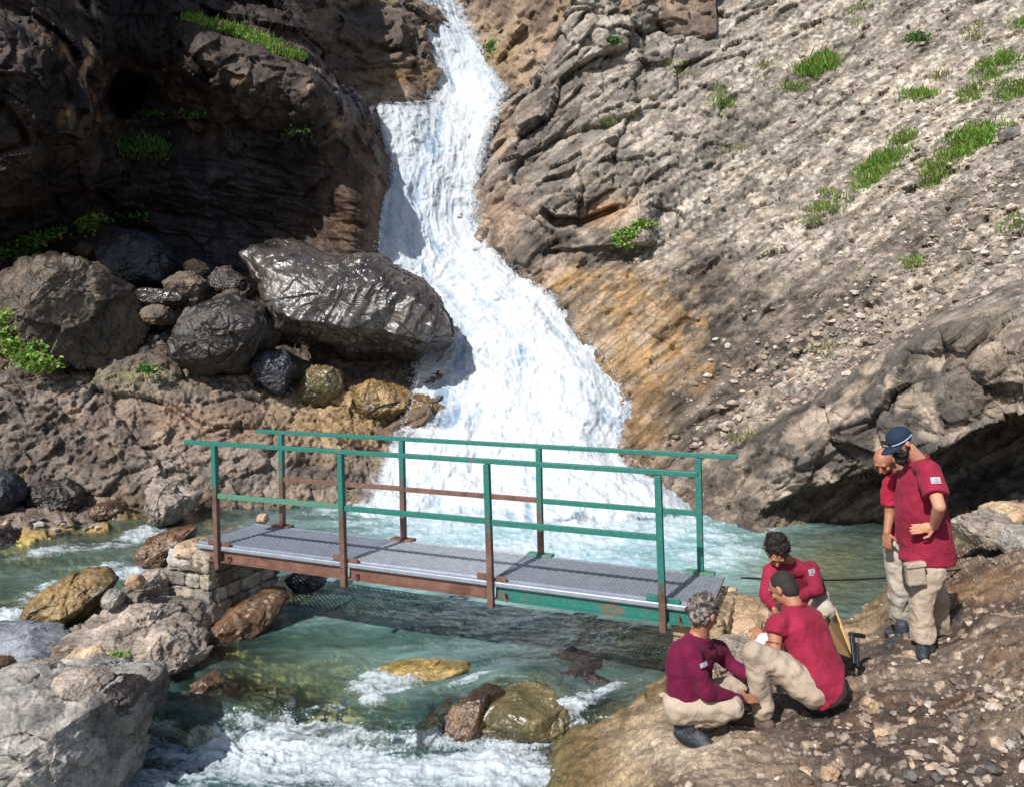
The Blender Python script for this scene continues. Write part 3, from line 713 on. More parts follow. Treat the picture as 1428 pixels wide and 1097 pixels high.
f1 = fbm(wv * 1.9, 5, 101, gain=.6); f2 = fbm(wv * 5, 5, 105, gain=.62, ridged=True)
f3 = fbm(wv * np.array([3.5, 13, 6]), 4, 108, gain=.6, ridged=True)
f6 = fbm(wv * np.array([14, 30, 14]), 3, 118)
foam_glint = Fm * .66 + (f1 * .45 + f2 * .34 + f3 * .34 + f6 * .3).reshape(sh) * sm(.0, .3, Fm) * (1.25 - .6 * np.clip(Fm, 0, 1))
foam_glint = foam_glint + .35 * sm(.62, .95, f3).reshape(sh) * sm(620, 1000, PX + 0) * .4 + .25 * sm(.7, 1., f3).reshape(sh) + .30 * sm(.72, .95, f5).reshape(sh)  # last term: sparkle lines of the ripples, painted as white foam
amp = .5 + 1.6 * np.clip(Fm, 0, 1)
near = sm(1100, 700, PY)
d = (.034 * f1 + .02 * f2 + .018 * f3 + .014 * f5 + .010 * f6).reshape(sh) * amp + .05 * np.clip(foam_glint, 0, 1) * fbm(p * 7, 4, 109).reshape(sh)
ws.N[:] = [0, 0, 1]; ws.displace(d)
# how far one sees into it
murk = rbf([(0, 740, .05), (100, 740, .1), (250, 740, .2), (60, 800, .45), (0, 850, .5), (180, 790, .5), (330, 715, .25), (450, 720, .5), (520, 710, .7), (650, 740, .85), (900, 740, .9), (1050, 760, .85), (1100, 730, .55), (1200, 745, .3), (1210, 800, .4), (1150, 830, .55), (1000, 820, .85), (500, 820, .75), (700, 850, .85), (420, 840, .6), (370, 880, .4), (300, 940, .08), (400, 930, .3), (450, 985, .22), (350, 970, .12),
            (550, 870, .8), (600, 940, .4), (750, 930, .2), (860, 900, .5), (900, 870, .6), (900, 940, .3), (850, 975, .15), (300, 1060, .5), (600, 1050, .5), (750, 1090, .3), (800, 1000, .1), (1400, 800, .2), (0, 1100, .5), (-400, 900, .5), (1400, 1500, .5), (0, 1500, .5), (700, 1400, .6)], PX, PY)
murk = np.clip(murk * (1 - .38 * sm(790, 850, PY)) + f1.reshape(sh) * .14, 0, 1)
deep = mix(lin('#568682', .95), lin('#93b9b8', .98), sm(-.4, .5, f1).reshape(sh)[..., None])
wc = colmix(deep, (blob(PX, PY, 760, 760, 260, 50) * .85, lin('#a6d2de', .9)), (np.clip(blob(PX, PY, 1150, 800, 110, 60) * 1.1, 0, 1), lin('#8a9074', .85)), (sm(400, 250, PX) * .6 * sm(900, 860, PY), lin('#657a62', .85)),
            (np.clip(blob(PX, PY, 420, 950, 150, 60), 0, 1) * .7, lin('#7c9470', .85)), (blob(PX, PY, 900, 900, 90, 40) * .6, lin('#74886c', .85)), (sm(1000, 1040, PY) * .6, lin('#5c7480', .9)),
            (sm(.2, .9, f3).reshape(sh) * .35 * sm(1000, 800, PY), lin('#3a5858', .9)))
wc = wc * (1 + .55 * np.clip(f5 * .35 + f3 * .6 + f6 * .8, -.75, .75)).reshape(sh)[..., None]  # light and dark of the ripples multiplied into the water colour
ws.build(M['water'], wc, attrs={'foam_glint': foam_glint, 'murk': murk}, kind='structure')

# spray above the lower cascade
pts = []
for cx, cy, rx, ry, n in [(380, 1035, 150, 22, 350), (705, 1010, 40, 45, 350), (690, 1060, 90, 30, 200), (545, 945, 40, 12, 80), (400, 1000, 14, 14, 60)]:
    for _ in range(n):
        a, b = random.gauss(cx, rx * .6), random.gauss(cy, ry * .6)
        q, _n = ws.at(a, b); q = q + Vector((0, 0, abs(random.gauss(0, .045)))); pts.append(list(q))
C = np.array(pts)
V, Fc = oct_drops(C, rng.uniform(.0015, .004, len(C)))
o = mesh_np('cascade_spray', V, Fc, dm); tag(o, 'white droplets tossed up over the rapids at the bottom', 'spray', kind='stuff')
# ------------------------------------------------------------------ boulders
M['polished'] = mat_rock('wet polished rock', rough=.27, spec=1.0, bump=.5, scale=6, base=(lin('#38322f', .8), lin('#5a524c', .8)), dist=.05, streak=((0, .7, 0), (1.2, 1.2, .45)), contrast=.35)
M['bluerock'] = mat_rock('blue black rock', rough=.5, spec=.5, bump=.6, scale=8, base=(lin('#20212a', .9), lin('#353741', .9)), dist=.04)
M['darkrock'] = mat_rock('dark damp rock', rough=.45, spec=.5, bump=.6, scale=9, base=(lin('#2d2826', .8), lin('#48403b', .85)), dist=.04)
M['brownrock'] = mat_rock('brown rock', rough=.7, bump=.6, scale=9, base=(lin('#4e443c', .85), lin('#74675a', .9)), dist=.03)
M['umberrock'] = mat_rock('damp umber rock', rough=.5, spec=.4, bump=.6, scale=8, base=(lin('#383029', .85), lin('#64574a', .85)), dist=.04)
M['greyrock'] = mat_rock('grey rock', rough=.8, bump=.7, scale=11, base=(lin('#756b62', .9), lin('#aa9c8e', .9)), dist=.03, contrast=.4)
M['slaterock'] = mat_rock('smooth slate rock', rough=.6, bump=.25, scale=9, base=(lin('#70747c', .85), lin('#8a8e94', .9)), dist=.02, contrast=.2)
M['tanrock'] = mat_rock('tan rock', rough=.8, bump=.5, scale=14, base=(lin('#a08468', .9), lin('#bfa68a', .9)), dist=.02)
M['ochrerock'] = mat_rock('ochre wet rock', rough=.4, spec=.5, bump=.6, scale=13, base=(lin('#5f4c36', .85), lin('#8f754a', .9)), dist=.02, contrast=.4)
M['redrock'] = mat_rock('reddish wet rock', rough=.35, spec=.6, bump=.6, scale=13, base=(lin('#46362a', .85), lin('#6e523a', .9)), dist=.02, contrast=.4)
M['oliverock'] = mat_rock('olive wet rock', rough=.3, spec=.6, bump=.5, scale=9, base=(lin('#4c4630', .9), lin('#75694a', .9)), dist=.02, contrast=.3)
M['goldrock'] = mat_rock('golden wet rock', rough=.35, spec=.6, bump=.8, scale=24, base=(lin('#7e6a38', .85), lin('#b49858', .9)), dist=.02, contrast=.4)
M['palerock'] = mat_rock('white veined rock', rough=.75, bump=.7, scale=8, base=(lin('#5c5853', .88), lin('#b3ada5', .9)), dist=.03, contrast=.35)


def smooth_poly(poly, n):
    """closed outline resampled by angle about its centre (every outline here is star shaped)"""
    poly = np.array(poly, float); c = poly.mean(0)
    th = np.linspace(0, 2 * np.pi, n, endpoint=False)
    q = np.vstack([poly, poly[:1]]) - c
    R = np.zeros(n)
    for k, t in enumerate(th):
        dx, dy = math.cos(t), math.sin(t); best = 0
        for a, b in zip(q[:-1], q[1:]):
            e = b - a; det = dx * -e[1] + dy * e[0]
            if abs(det) < 1e-9: continue
            s = (a[0] * -e[1] + a[1] * e[0]) / det; u = (dx * a[1] - dy * a[0]) / det
            if s > 0 and -1e-6 <= u <= 1 + 1e-6: best = max(best, s)
        R[k] = best
    R = np.where(R <= 0, np.median(R), R)
    return c, th, R


def boulder(name, poly, Y, mat, label, cat='boulder', depth=None, cuts=9, rough=1.0, seed=None, group=None, n=110, ridge=0, strat=0, lean=0, flat=.7, parent=None, planes=(), dz=0):
    seed = seed or int(abs(poly[0][0] * 7 + poly[0][1] * 13)) % 9973
    rs = np.random.default_rng(seed)
    c, th, R = smooth_poly(poly, n * 2)
    R = (np.roll(R, 1) + 2 * R + np.roll(R, -1)) / 4
    cw = P(c[0], c[1], Y) + Vector((0, 0, dz))
    sc = Y / F
    wid = R.mean() * sc
    dp = depth or wid * .85
    ph = np.linspace(0, np.pi, n + 2)[1:-1]
    PH, TH = np.meshgrid(ph, th, indexing='ij'); RR = np.broadcast_to(R, PH.shape)
    s = np.sin(PH) ** flat; cz = np.sign(np.cos(PH)) * np.abs(np.cos(PH)) ** .8
    x = RR * sc * s * np.cos(TH); z = -RR * sc * s * np.sin(TH); y = -dp * cz
    q = np.stack([x, y + lean * z, z], -1).reshape(-1, 3)
    q = np.vstack([q, [[0, -dp, 0], [0, dp, 0]]])
    for k in range(cuts):                                   # broken faces
        v = rs.normal(size=3); v[1] = -abs(v[1]) * 1.0 if k % 3 else v[1]; v /= np.linalg.norm(v)
        e = (q @ v); lim = e.max() * rs.uniform(.62, .9)
        o = np.clip(e - lim, 0, None); q = q - o[:, None] * v * .85
    for px_, py_, pz_, lim in planes:
        v = np.array([px_, py_, pz_], float); v /= np.linalg.norm(v); e = q @ v; q = q - np.clip(e - e.max() * lim, 0, None)[:, None] * v * .95
    nrm = q / (np.linalg.norm(q, axis=1, keepdims=True) + 1e-9)
    w = q / wid
    wv = warp(w + seed, .12, 1.1, 7)
    h1, c1, r1 = facet(wv * 1.3, seed % 97); h2, c2, r2 = facet(wv * 3.6, seed % 89); h3, _, _ = facet(wv * 9, seed % 61)
    d = (.12 * h1 + .06 * h2 + .028 * h3 + .13 * fbm(w * 1.7 + seed, 6, seed % 71, gain=.55)) * rough
    if ridge:
        d = d + ridge * fbm(rot_xz(w, 62, .9, 6, 1.2) + seed, 5, 3, ridged=True)
    if strat:
        d = d + strat * fbm(rot_xz(w, -8, .5, 4.5, .7) + seed, 4, 5, ridged=True)
    q = q + nrm * (d * wid)[:, None]
    nr, nc = len(ph), len(th)
    i = np.arange(nr * nc).reshape(nr, nc)
    f = np.stack([i[:-1], np.roll(i, -1, 1)[:-1], np.roll(i, -1, 1)[1:], i[1:]], -1).reshape(-1, 4)
    a, b = nr * nc, nr * nc + 1
    caps = [[a, int(i[0, (k + 1) % nc]), int(i[0, k])] for k in range(nc)] + [[b, int(i[-1, k]), int(i[-1, (k + 1) % nc])] for k in range(nc)]
    me = bpy.data.meshes.new(name)
    me.from_pydata([tuple(v) for v in q], [], [tuple(int(v) for v in r) for r in f] + caps)
    me.polygons.foreach_set('use_smooth', [True] * len(me.polygons)); me.update()
    o = bpy.data.objects.new(name, me); COL.objects.link(o); me.materials.append(mat); o.location = cw
    tag(o, label, cat, group)
    return o


B = boulder
B('boulder', [(330, 350), (345, 339), (385, 334), (425, 340), (455, 360), (482, 362), (520, 356), (560, 372), (600, 402), (624, 445), (633, 468), (622, 488), (602, 495), (598, 512), (575, 524), (520, 522), (470, 512), (430, 498), (398, 455), (372, 420), (355, 380)], 17, M['polished'],
  'huge glossy wet dark boulder beside the waterfall', n=210, depth=1.5, cuts=4, rough=.55, ridge=.06, lean=.5, planes=((-.1, -.35, -1, .55),))
B('boulder', [(-25, 385), (0, 375), (30, 362), (80, 357), (118, 362), (150, 383), (185, 415), (202, 452), (196, 492), (150, 514), (100, 516), (60, 500), (40, 470), (10, 440), (-22, 420)], 15.6, M['umberrock'],
  'big brown boulder at the left edge under the dark cliff', n=170, ridge=.02, depth=1.2, cuts=6, rough=.8, planes=((.8, -.75, -.1, .45), (-.5, -.8, .45, .7)))
B('boulder', [(136, 348), (158, 316), (195, 310), (218, 330), (246, 368), (238, 398), (180, 402), (150, 388), (136, 368)], 18, M['bluerock'], 'blue black boulder at the foot of the left cliff behind the others', n=120, rough=.8)
B('boulder', [(242, 462), (268, 436), (290, 420), (330, 412), (372, 432), (394, 448), (376, 482), (352, 522), (330, 537), (290, 524), (246, 500)], 15.9, M['darkrock'], 'dark rounded boulder between the brown boulder and the huge glossy one', n=150, rough=.6, cuts=7, depth=.95)
B('boulder', [(224, 388), (240, 376), (268, 376), (290, 393), (302, 415), (276, 430), (240, 425)], 16.9, M['brownrock'], 'brown lumpy boulder on top of the pile behind the dark rounded one', n=90)
B('boulder', [(287, 388), (305, 373), (335, 372), (352, 393), (348, 412), (312, 412), (290, 402)], 17.2, M['darkrock'], 'dark boulder wedged against the left end of the huge glossy boulder', n=90)
B('boulder', [(178, 410), (198, 402), (236, 403), (262, 414), (254, 428), (205, 430)], 16.4, M['polished'], 'low shiny wet rock with white glints in the boulder pile', n=80)
B('boulder', [(292, 420), (305, 407), (325, 403), (345, 410), (350, 428), (320, 432)], 16.3, M['brownrock'], 'small flat brown rock resting on top of the dark rounded boulder', 'rock', n=70)
B('boulder', [(348, 508), (370, 488), (400, 492), (412, 520), (405, 556), (378, 553), (352, 538)], 15.8, M['bluerock'], 'blue grey boulder low in the shadow below the huge glossy boulder', n=90)
B('boulder', [(195, 432), (215, 425), (240, 430), (242, 452), (207, 456)], 16.1, M['brownrock'], 'small brown rock wedged beside the big brown boulder', 'rock', n=60)
B('boulder', [(100, 348), (115, 332), (135, 338), (143, 358), (105, 362)], 18.6, M['brownrock'], 'small brown rock among leaves left of the blue black boulder', 'rock', n=60)
B('boulder', [(252, 370), (278, 358), (294, 374), (272, 390), (256, 384)], 18.2, M['tanrock'], 'small tan rock behind the pile under the dark cliff', 'rock', n=60)
B('boulder', [(190, 455), (235, 445), (260, 480), (250, 520), (200, 525)], 16.8, M['darkrock'], 'dark boulder deep in the shade right of the big brown boulder', n=80)
B('boulder', [(405, 525), (430, 508), (475, 515), (482, 560), (440, 572), (410, 560)], 16.2, M['oliverock'], 'wet olive brown rock dripping beneath the huge glossy boulder', n=90, ridge=.03)
B('boulder', [(462, 558), (480, 540), (520, 533), (560, 540), (584, 556), (582, 578), (530, 584), (470, 578)], 16.4, M['ochrerock'], 'ochre wet rock splashed by the left foot of the waterfall', n=110, strat=.04)
B('boulder', [(560, 560), (590, 548), (625, 560), (630, 585), (590, 600), (560, 590)], 16.5, M['ochrerock'], 'tawny rock half buried in the white water of the falls', n=80)
# at the far water's edge on the left
B('boulder', [(27, 692), (48, 673), (85, 668), (112, 684), (114, 708), (70, 722), (32, 716)], 13.5, M['darkrock'], 'dark grey rock on the pebbly shore at the far left', n=110, rough=1.2, strat=.04, depth=.4)
B('boulder', [(192, 682), (199, 672), (240, 674), (285, 690), (278, 714), (230, 732), (196, 716)], 13.0, M['greyrock'], 'pale grey blocky rock standing in the stream left of the footbridge', n=120, rough=1.1, cuts=14, depth=.5)
B('boulder', [(-20, 655), (10, 662), (27, 690), (22, 715), (-20, 722)], 13.0, M['bluerock'], 'black rock cut by the left edge above the pebbly shore', n=90, depth=.5)
B('boulder', [(116, 712), (145, 698), (168, 700), (176, 712), (150, 724), (122, 722)], 13.3, M['redrock'], 'low brown rock between two grey rocks at the water edge', 'rock', n=70, depth=.3)
B('boulder', [(193, 770), (212, 748), (245, 738), (275, 735), (270, 752), (240, 785), (206, 784)], 10.6, M['redrock'], 'reddish brown wet rock just behind the left bridge pier', n=90, depth=.5)
B('boulder', [(-20, 735), (12, 740), (32, 756), (28, 772), (-20, 782)], 11.8, M['darkrock'], 'dark rock cut by the left edge beside the flowing stream', n=80, depth=.4)
# middle left
B('boulder', [(24, 868), (48, 836), (80, 812), (108, 797), (142, 795), (156, 812), (140, 842), (98, 872), (45, 892)], 8.6, M['ochrerock'], 'brown and ochre boulder sloping into the stream at left', n=140, rough=.8, depth=.45)
B('boulder', [(-40, 878), (0, 874), (45, 876), (85, 886), (96, 906), (72, 928), (20, 940), (-40, 930)], 7.5, M['slaterock'], 'smooth pale slate coloured boulder at the left edge', n=120, rough=.45, cuts=5, depth=.4)
B('boulder', [(28, 918), (48, 911), (66, 918), (72, 932), (50, 942), (30, 936)], 7.1, M['slaterock'], 'small smooth grey cobble in front of the slate coloured boulder', 'rock', n=60, rough=.4, cuts=3)
B('boulder', [(91, 918), (108, 903), (135, 902), (154, 916), (152, 936), (125, 946), (98, 940)], 7.1, M['tanrock'], 'rounded tan boulder in front of the rough outcrop at left', n=90, rough=.5, cuts=4)
B('boulder', [(-25, 915), (8, 916), (21, 930), (15, 948), (-25, 955)], 6.7, M['redrock'], 'brown rock cut by the left edge above the big white veined block', 'rock', n=70, rough=.6)
B('outcrop', [(88, 885), (108, 866), (140, 856), (190, 852), (250, 860), (285, 866), (290, 885), (280, 908), (262, 925), (240, 948), (190, 952), (150, 944), (150, 915), (115, 900)], 7.75, M['greyrock'],
  'rough layered grey outcrop that carries the left bridge pier', 'outcrop', n=200, rough=1.1, cuts=8, depth=.75, strat=.07, flat=.5)
B('outcrop', [(150, 945), (170, 905), (220, 880), (285, 892), (290, 915), (262, 940), (215, 968), (180, 962)], 7.2, M['greyrock'], 'lower grey step of the outcrop at the stream edge', 'outcrop', n=130, rough=1.2, depth=.4, cuts=12)
B('boulder', [(280, 880), (330, 845), (388, 812), (404, 830), (378, 868), (330, 922), (280, 945), (240, 950), (250, 915)], 8.3, M['redrock'], 'reddish wet rock slope below the left bridge pier', n=130, depth=.4, rough=.7)
B('boulder', [(392, 812), (412, 798), (440, 800), (455, 810), (445, 824), (405, 828)], 9.4, M['bluerock'], 'black flat rock in the water behind the left bridge pier', n=80, rough=.6)
B('boulder', [(222, 990), (250, 962), (290, 943), (325, 962), (335, 990), (300, 1018), (250, 1018)], 7.0, M['redrock'], 'wet red brown rock under shallow water in front of the outcrop', n=100, depth=.3)
B('boulder', [(335, 975), (370, 955), (410, 962), (425, 990), (385, 1008), (345, 1003)], 6.95, M['oliverock'], 'dark olive rock at the lip of the rapids', n=80, depth=.25)
B('boulder', [(396, 990), (402, 968), (414, 978), (418, 1005), (402, 1010)], 6.6, M['bluerock'], 'small black stone poking up at the lip of the rapids', 'rock', n=50)
B('boulder', [(412, 1012), (430, 1006), (462, 1010), (470, 1018), (440, 1024), (415, 1022)], 6.5, M['goldrock'], 'small yellowish flat stone at the lip of the rapids', 'rock', n=50)
# the big foreground block with its slabs
B('boulder', [(-60, 960), (-20, 948), (60, 950), (120, 958), (165, 962), (188, 970), (192, 995), (184, 1025), (170, 1065), (158, 1110), (146, 1180), (-60, 1200)], 5.7, M['palerock'],
  'massive white veined grey block filling the bottom left corner', n=220, rough=.8, cuts=7, depth=.75, flat=.42, planes=((.8, -.55, .05, .62), (0, -1, -.3, .75)))
B('boulder', [(-30, 952), (0, 934), (45, 929), (78, 936), (80, 952), (40, 962), (-20, 966)], 5.9, M['greyrock'], 'flat grey brown slab lying on the left top of the massive block', 'slab', n=90, depth=.25, rough=.6)
B('boulder', [(78, 952), (84, 938), (120, 938), (150, 948), (158, 966), (110, 974), (84, 966)], 5.75, M['greyrock'], 'flat grey brown slab in the middle of the top of the massive block', 'slab', n=90, depth=.22, rough=.7)
B('boulder', [(136, 965), (146, 950), (182, 954), (200, 970), (186, 984), (150, 984)], 5.75, M['darkrock'], 'dark slab on the right shoulder of the massive block', 'slab', n=90, depth=.25, rough=.9)
# mid stream
B('boulder', [(514, 938), (530, 926), (560, 921), (620, 916), (668, 917), (678, 928), (640, 937), (560, 940)], 7.25, M['goldrock'], 'long golden wet rock just breaking the surface in mid stream', n=110, dz=-.045, depth=.25, rough=.9)
B('boulder', [(584, 1008), (598, 986), (635, 958), (680, 944), (704, 950), (694, 980), (660, 1010), (612, 1024)], 6.85, M['redrock'], 'red brown wet boulder above the white rapids in mid stream', n=120, depth=.3, rough=.6, ridge=.03, dz=-.10)
B('boulder', [(664, 962), (690, 938), (745, 925), (800, 932), (836, 948), (826, 968), (790, 984), (745, 996), (695, 988)], 6.95, M['oliverock'], 'domed olive boulder with water sliding over it', n=130, depth=.45, rough=.55, cuts=5, dz=-.15)
B('boulder', [(600, 1000), (640, 968), (700, 946), (770, 930), (835, 940), (856, 955), (815, 990), (740, 1014), (660, 1024)], 7.05, M['oliverock'], 'broad low ledge under sliding water joining the two wet mid stream boulders', 'ledge', n=150, depth=.5, rough=.7, dz=-.15, ridge=.02)
B('boulder', [(728, 912), (750, 900), (800, 896), (842, 910), (852, 935), (815, 950), (770, 935)], 7.35, M['darkrock'], 'dark wet boulder behind the domed olive one', dz=-.10, n=100, depth=.35, rough=.6)
B('boulder', [(800, 955), (828, 940), (850, 950), (845, 970), (812, 978)], 7.0, M['darkrock'], 'small dark rock between the domed boulder and the right bank', 'rock', n=70)
# right side
B('boulder', [(985, 880), (1000, 855), (1030, 838), (1062, 838), (1085, 858), (1085, 885), (1050, 905), (1010, 905)], 6.9, M['tanrock'], 'pale tan rock at the right end of the footbridge', n=130, depth=.5, rough=.7, cuts=10)
B('boulder', [(985, 905), (1015, 890), (1050, 892), (1075, 915), (1050, 945), (1005, 945)], 6.3, M['greyrock'], 'grey rock between the kneeling men and the bridge end', n=110, depth=.35)
B('boulder', [(1336, 742), (1348, 718), (1382, 706), (1410, 715), (1420, 740), (1395, 762), (1345, 764)], 8.7, M['greyrock'], 'grey tan block under the overhang behind the standing men', n=100, depth=.35, rough=.9, cuts=14)
B('boulder', [(1372, 712), (1400, 702), (1460, 706), (1465, 722), (1420, 730), (1380, 728)], 9.0, M['tanrock'], 'flat pale slab lying at the mouth of the hollow', 'slab', n=90, depth=.35, rough=.7, cuts=12)
B('boulder', [(1392, 756), (1412, 738), (1445, 734), (1470, 750), (1465, 776), (1410, 774)], 8.0, M['palerock'], 'white and grey angular boulder at the right edge', n=90, depth=.3, cuts=13)
B('boulder', [(1196, 992), (1198, 978), (1214, 969), (1228, 978), (1226, 994), (1210, 999)], gr.at(1212, 990)[0].y, M['tanrock'], 'fist sized orange tan stone lying alone on the dirt slope', 'stone', n=50, rough=.8, cuts=10)
B('boulder', [(1143, 1087), (1146, 1074), (1160, 1066), (1170, 1074), (1166, 1087), (1152, 1091)], gr.at(1156, 1082)[0].y, M['tanrock'], 'tan angular stone near the bottom edge of the dirt slope', 'stone', n=50, rough=.8, cuts=10)
B('boulder', [(358, 727), (357, 719), (364, 715), (372, 716), (376, 723), (371, 729), (362, 730)], 8.85, M['tanrock'], 'small round pale stone sitting on the left end of the bridge deck', 'stone', n=40, rough=.3, cuts=2)
q_, _ = rc.at(1408, 187)
B('boulder', [(1393, 194), (1396, 184), (1410, 178), (1421, 182), (1420, 192), (1405, 197)], q_.y - .1, M['palerock'], 'white stone among grass high on the right slope', 'stone', n=40)

# ------------------------------------------------------------------ small loose stones
def ico_variants(k):
    out = []
    for s in range(k):
        bm = bmesh.new(); bmesh.ops.create_icosphere(bm, subdivisions=1, radius=1)
        r = random.Random(s)
        for c_ in range(5):
            v = Vector((r.gauss(0, 1), r.gauss(0, 1), r.gauss(0, 1))).normalized(); l = r.uniform(.45, .8)
            for w in bm.verts:
                e = w.co.dot(v) - l
                if e > 0: w.co -= v * e
        sx, sy, sz = r.uniform(.8, 1.3), r.uniform(.6, 1), r.uniform(.4, .75)
        for w in bm.verts: w.co = Vector((w.co.x * sx, w.co.y * sy, w.co.z * sz)) * r.uniform(.93, 1.07)
        bm.verts.index_update()
        out.append((np.array([list(w.co) for w in bm.verts]), np.array([[v.index for v in f.verts] for f in bm.faces]))); bm.free()
    return out


ICO = ico_variants(14)
MP, nt_, b_ = new_mat('loose stones')
_g = nt_.nodes.new('ShaderNodeNewGeometry')
_c = ramp(nt_, [(0, tuple(lin('#75675c', .78))), (.4, tuple(lin('#9a8a7c', .78))), (.8, tuple(lin('#bcaa98', .78))), (1, tuple(lin('#d8cdc0', .78)))], _g.outputs['Random Per Island'])
_n = nd(nt_, 'ShaderNodeTexNoise', Scale=40.0, Detail=5.0); nt_.links.new(_g.outputs['Position'], _n.inputs['Vector'])
MP_ = None
nt_.links.new(mulcol(nt_, _c, ramp(nt_, [(.3, .7), (.7, 1.25)], _n.outputs[0])), b_.inputs['Base Color']); b_.inputs['Roughness'].default_value = .85


def scatter(name, sheet, n, fn, rmin, rmax, label, pw=2.5, far=None):
    V = []; Fc = []; off = 0; H, Wd = sheet.PX.shape; k = 0
    flatX = sheet.PX.ravel(); flatY = sheet.PY.ravel(); Qf = sheet.Q.reshape(-1, 3); Nf = sheet.N.reshape(-1, 3)
    idx = rng.integers(0, len(flatX), n * 6)
    pr = fn(flatX[idx], flatY[idx])
    idx = idx[rng.random(len(idx)) < pr][:n]
    for i in idx:
        v, f = ICO[random.randrange(len(ICO))]
        r = rmin + (rmax - rmin) * random.random() ** pw
        a = random.uniform(0, 6.28); c_, s_ = math.cos(a), math.sin(a)
        w = v @ np.array([[c_, s_, 0], [-s_, c_, 0], [0, 0, 1]]) * r
        V.append(w + Qf[i] + np.array([0, 0, -.1]) * r); Fc.append(f + off); off += len(v)
    o = mesh_np(name, np.vstack(V), np.vstack(Fc), MP, smooth=False)
    tag(o, label, 'stones', kind='stuff'); return o


scatter('slope_gravel', gr, 1700, lambda x, y: ((x > 850) & (x < 1500) & (y < 1150)) * sm(880, 1150, x - (y - 1097) * .35) * (.25 + .75 * sm(-.2, .3, vnoise(np.stack([x / 40, y / 25, x * 0], 1), 5))), .005, .055, 'loose gravel strewn over the dirt slope', pw=5)
scatter('scree', rc, 5500, lambda x, y: np.clip(np.exp(-(((x - 1240) * .79 + (y - 430) * -.61) / 330) ** 2 - (((x - 1240) * .61 + (y - 430) * .79) / 60) ** 2) + .6 * np.exp(-((x - 1330) / 160) ** 2 - ((y - 230) / 120) ** 2) + .5 * np.exp(-((x - 1100) / 90) ** 2 - ((y - 540) / 60) ** 2) + .04, 0, 1) * (x > 930) * (x < 1460) * (y > -20) * (y < np.interp(x, [990, 1050, 1130, 1230, 1330, 1428, 1600], [640, 605, 560, 500, 440, 395, 350])), .012, .12, 'pale scree rubble covering the right slope', pw=3)

# larger loose stones, each of its own
STN = []
for k in range(46):
    while True:
        a, b = random.uniform(1000, 1440), random.uniform(930, 1100)
        if b > 1130 - (a - 980) * .55: break
    q, nn_ = gr.at(a, b)
    v, f = ICO[k % len(ICO)]
    if k < 14:
        me = bpy.data.meshes.new('loose_stone'); me.from_pydata([tuple(x) for x in v * .05], [], [tuple(int(i) for i in r) for r in f])
        me.materials.append([M['tanrock'], M['greyrock'], M['palerock'], M['brownrock']][k % 4]); STN.append(me)
    o = bpy.data.objects.new('loose_stone', STN[k % 14]); COL.objects.link(o); o.location = q + Vector((0, 0, .01)); o.rotation_euler = (random.uniform(-.4, .4), random.uniform(-.4, .4), random.uniform(0, 6.3))
    s_ = random.uniform(.45, 1.25); o.scale = (s_, s_, s_)
    tag(o, 'loose angular stone lying on the gravelly dirt slope', 'stone', 'loose stones on the dirt slope')
for k in range(26):
    a, b = [(15, 738), (40, 742), (60, 736), (85, 738), (25, 748), (100, 741), (50, 750), (75, 748), (8, 752), (120, 733), (88, 752), (195, 700), (130, 742)][k % 13]
    a += random.uniform(-9, 9); b += random.uniform(-5, 4)
    q, nn_ = bd.at(a, b)
    o = bpy.data.objects.new('shore_cobble', STN[(k * 5) % 14]); COL.objects.link(o); o.location = q + Vector((0, 0, .03)); o.rotation_euler = (0, 0, random.uniform(0, 6.3))
    s_ = random.uniform(.8, 2.2); o.scale = (s_, s_, s_ * .8)
    tag(o, 'small cobble lying on the pebbly shore at the far left', 'cobble', 'cobbles on the far left shore')

# ------------------------------------------------------------------ plants
ML = {'bright': mat_leaf('bright leaves', lin('#4f8a2a', .8), lin('#98bd52', .85)), 'grass': mat_leaf('grass', lin('#587f34', .8), lin('#9ab45c', .85)),
      'dark': mat_leaf('dark leaves', lin('#24501a', .9), lin('#4f8a30', .9)), 'dry': mat_leaf('dry grass', lin('#7c8048', .8), lin('#a8a468', .8))}


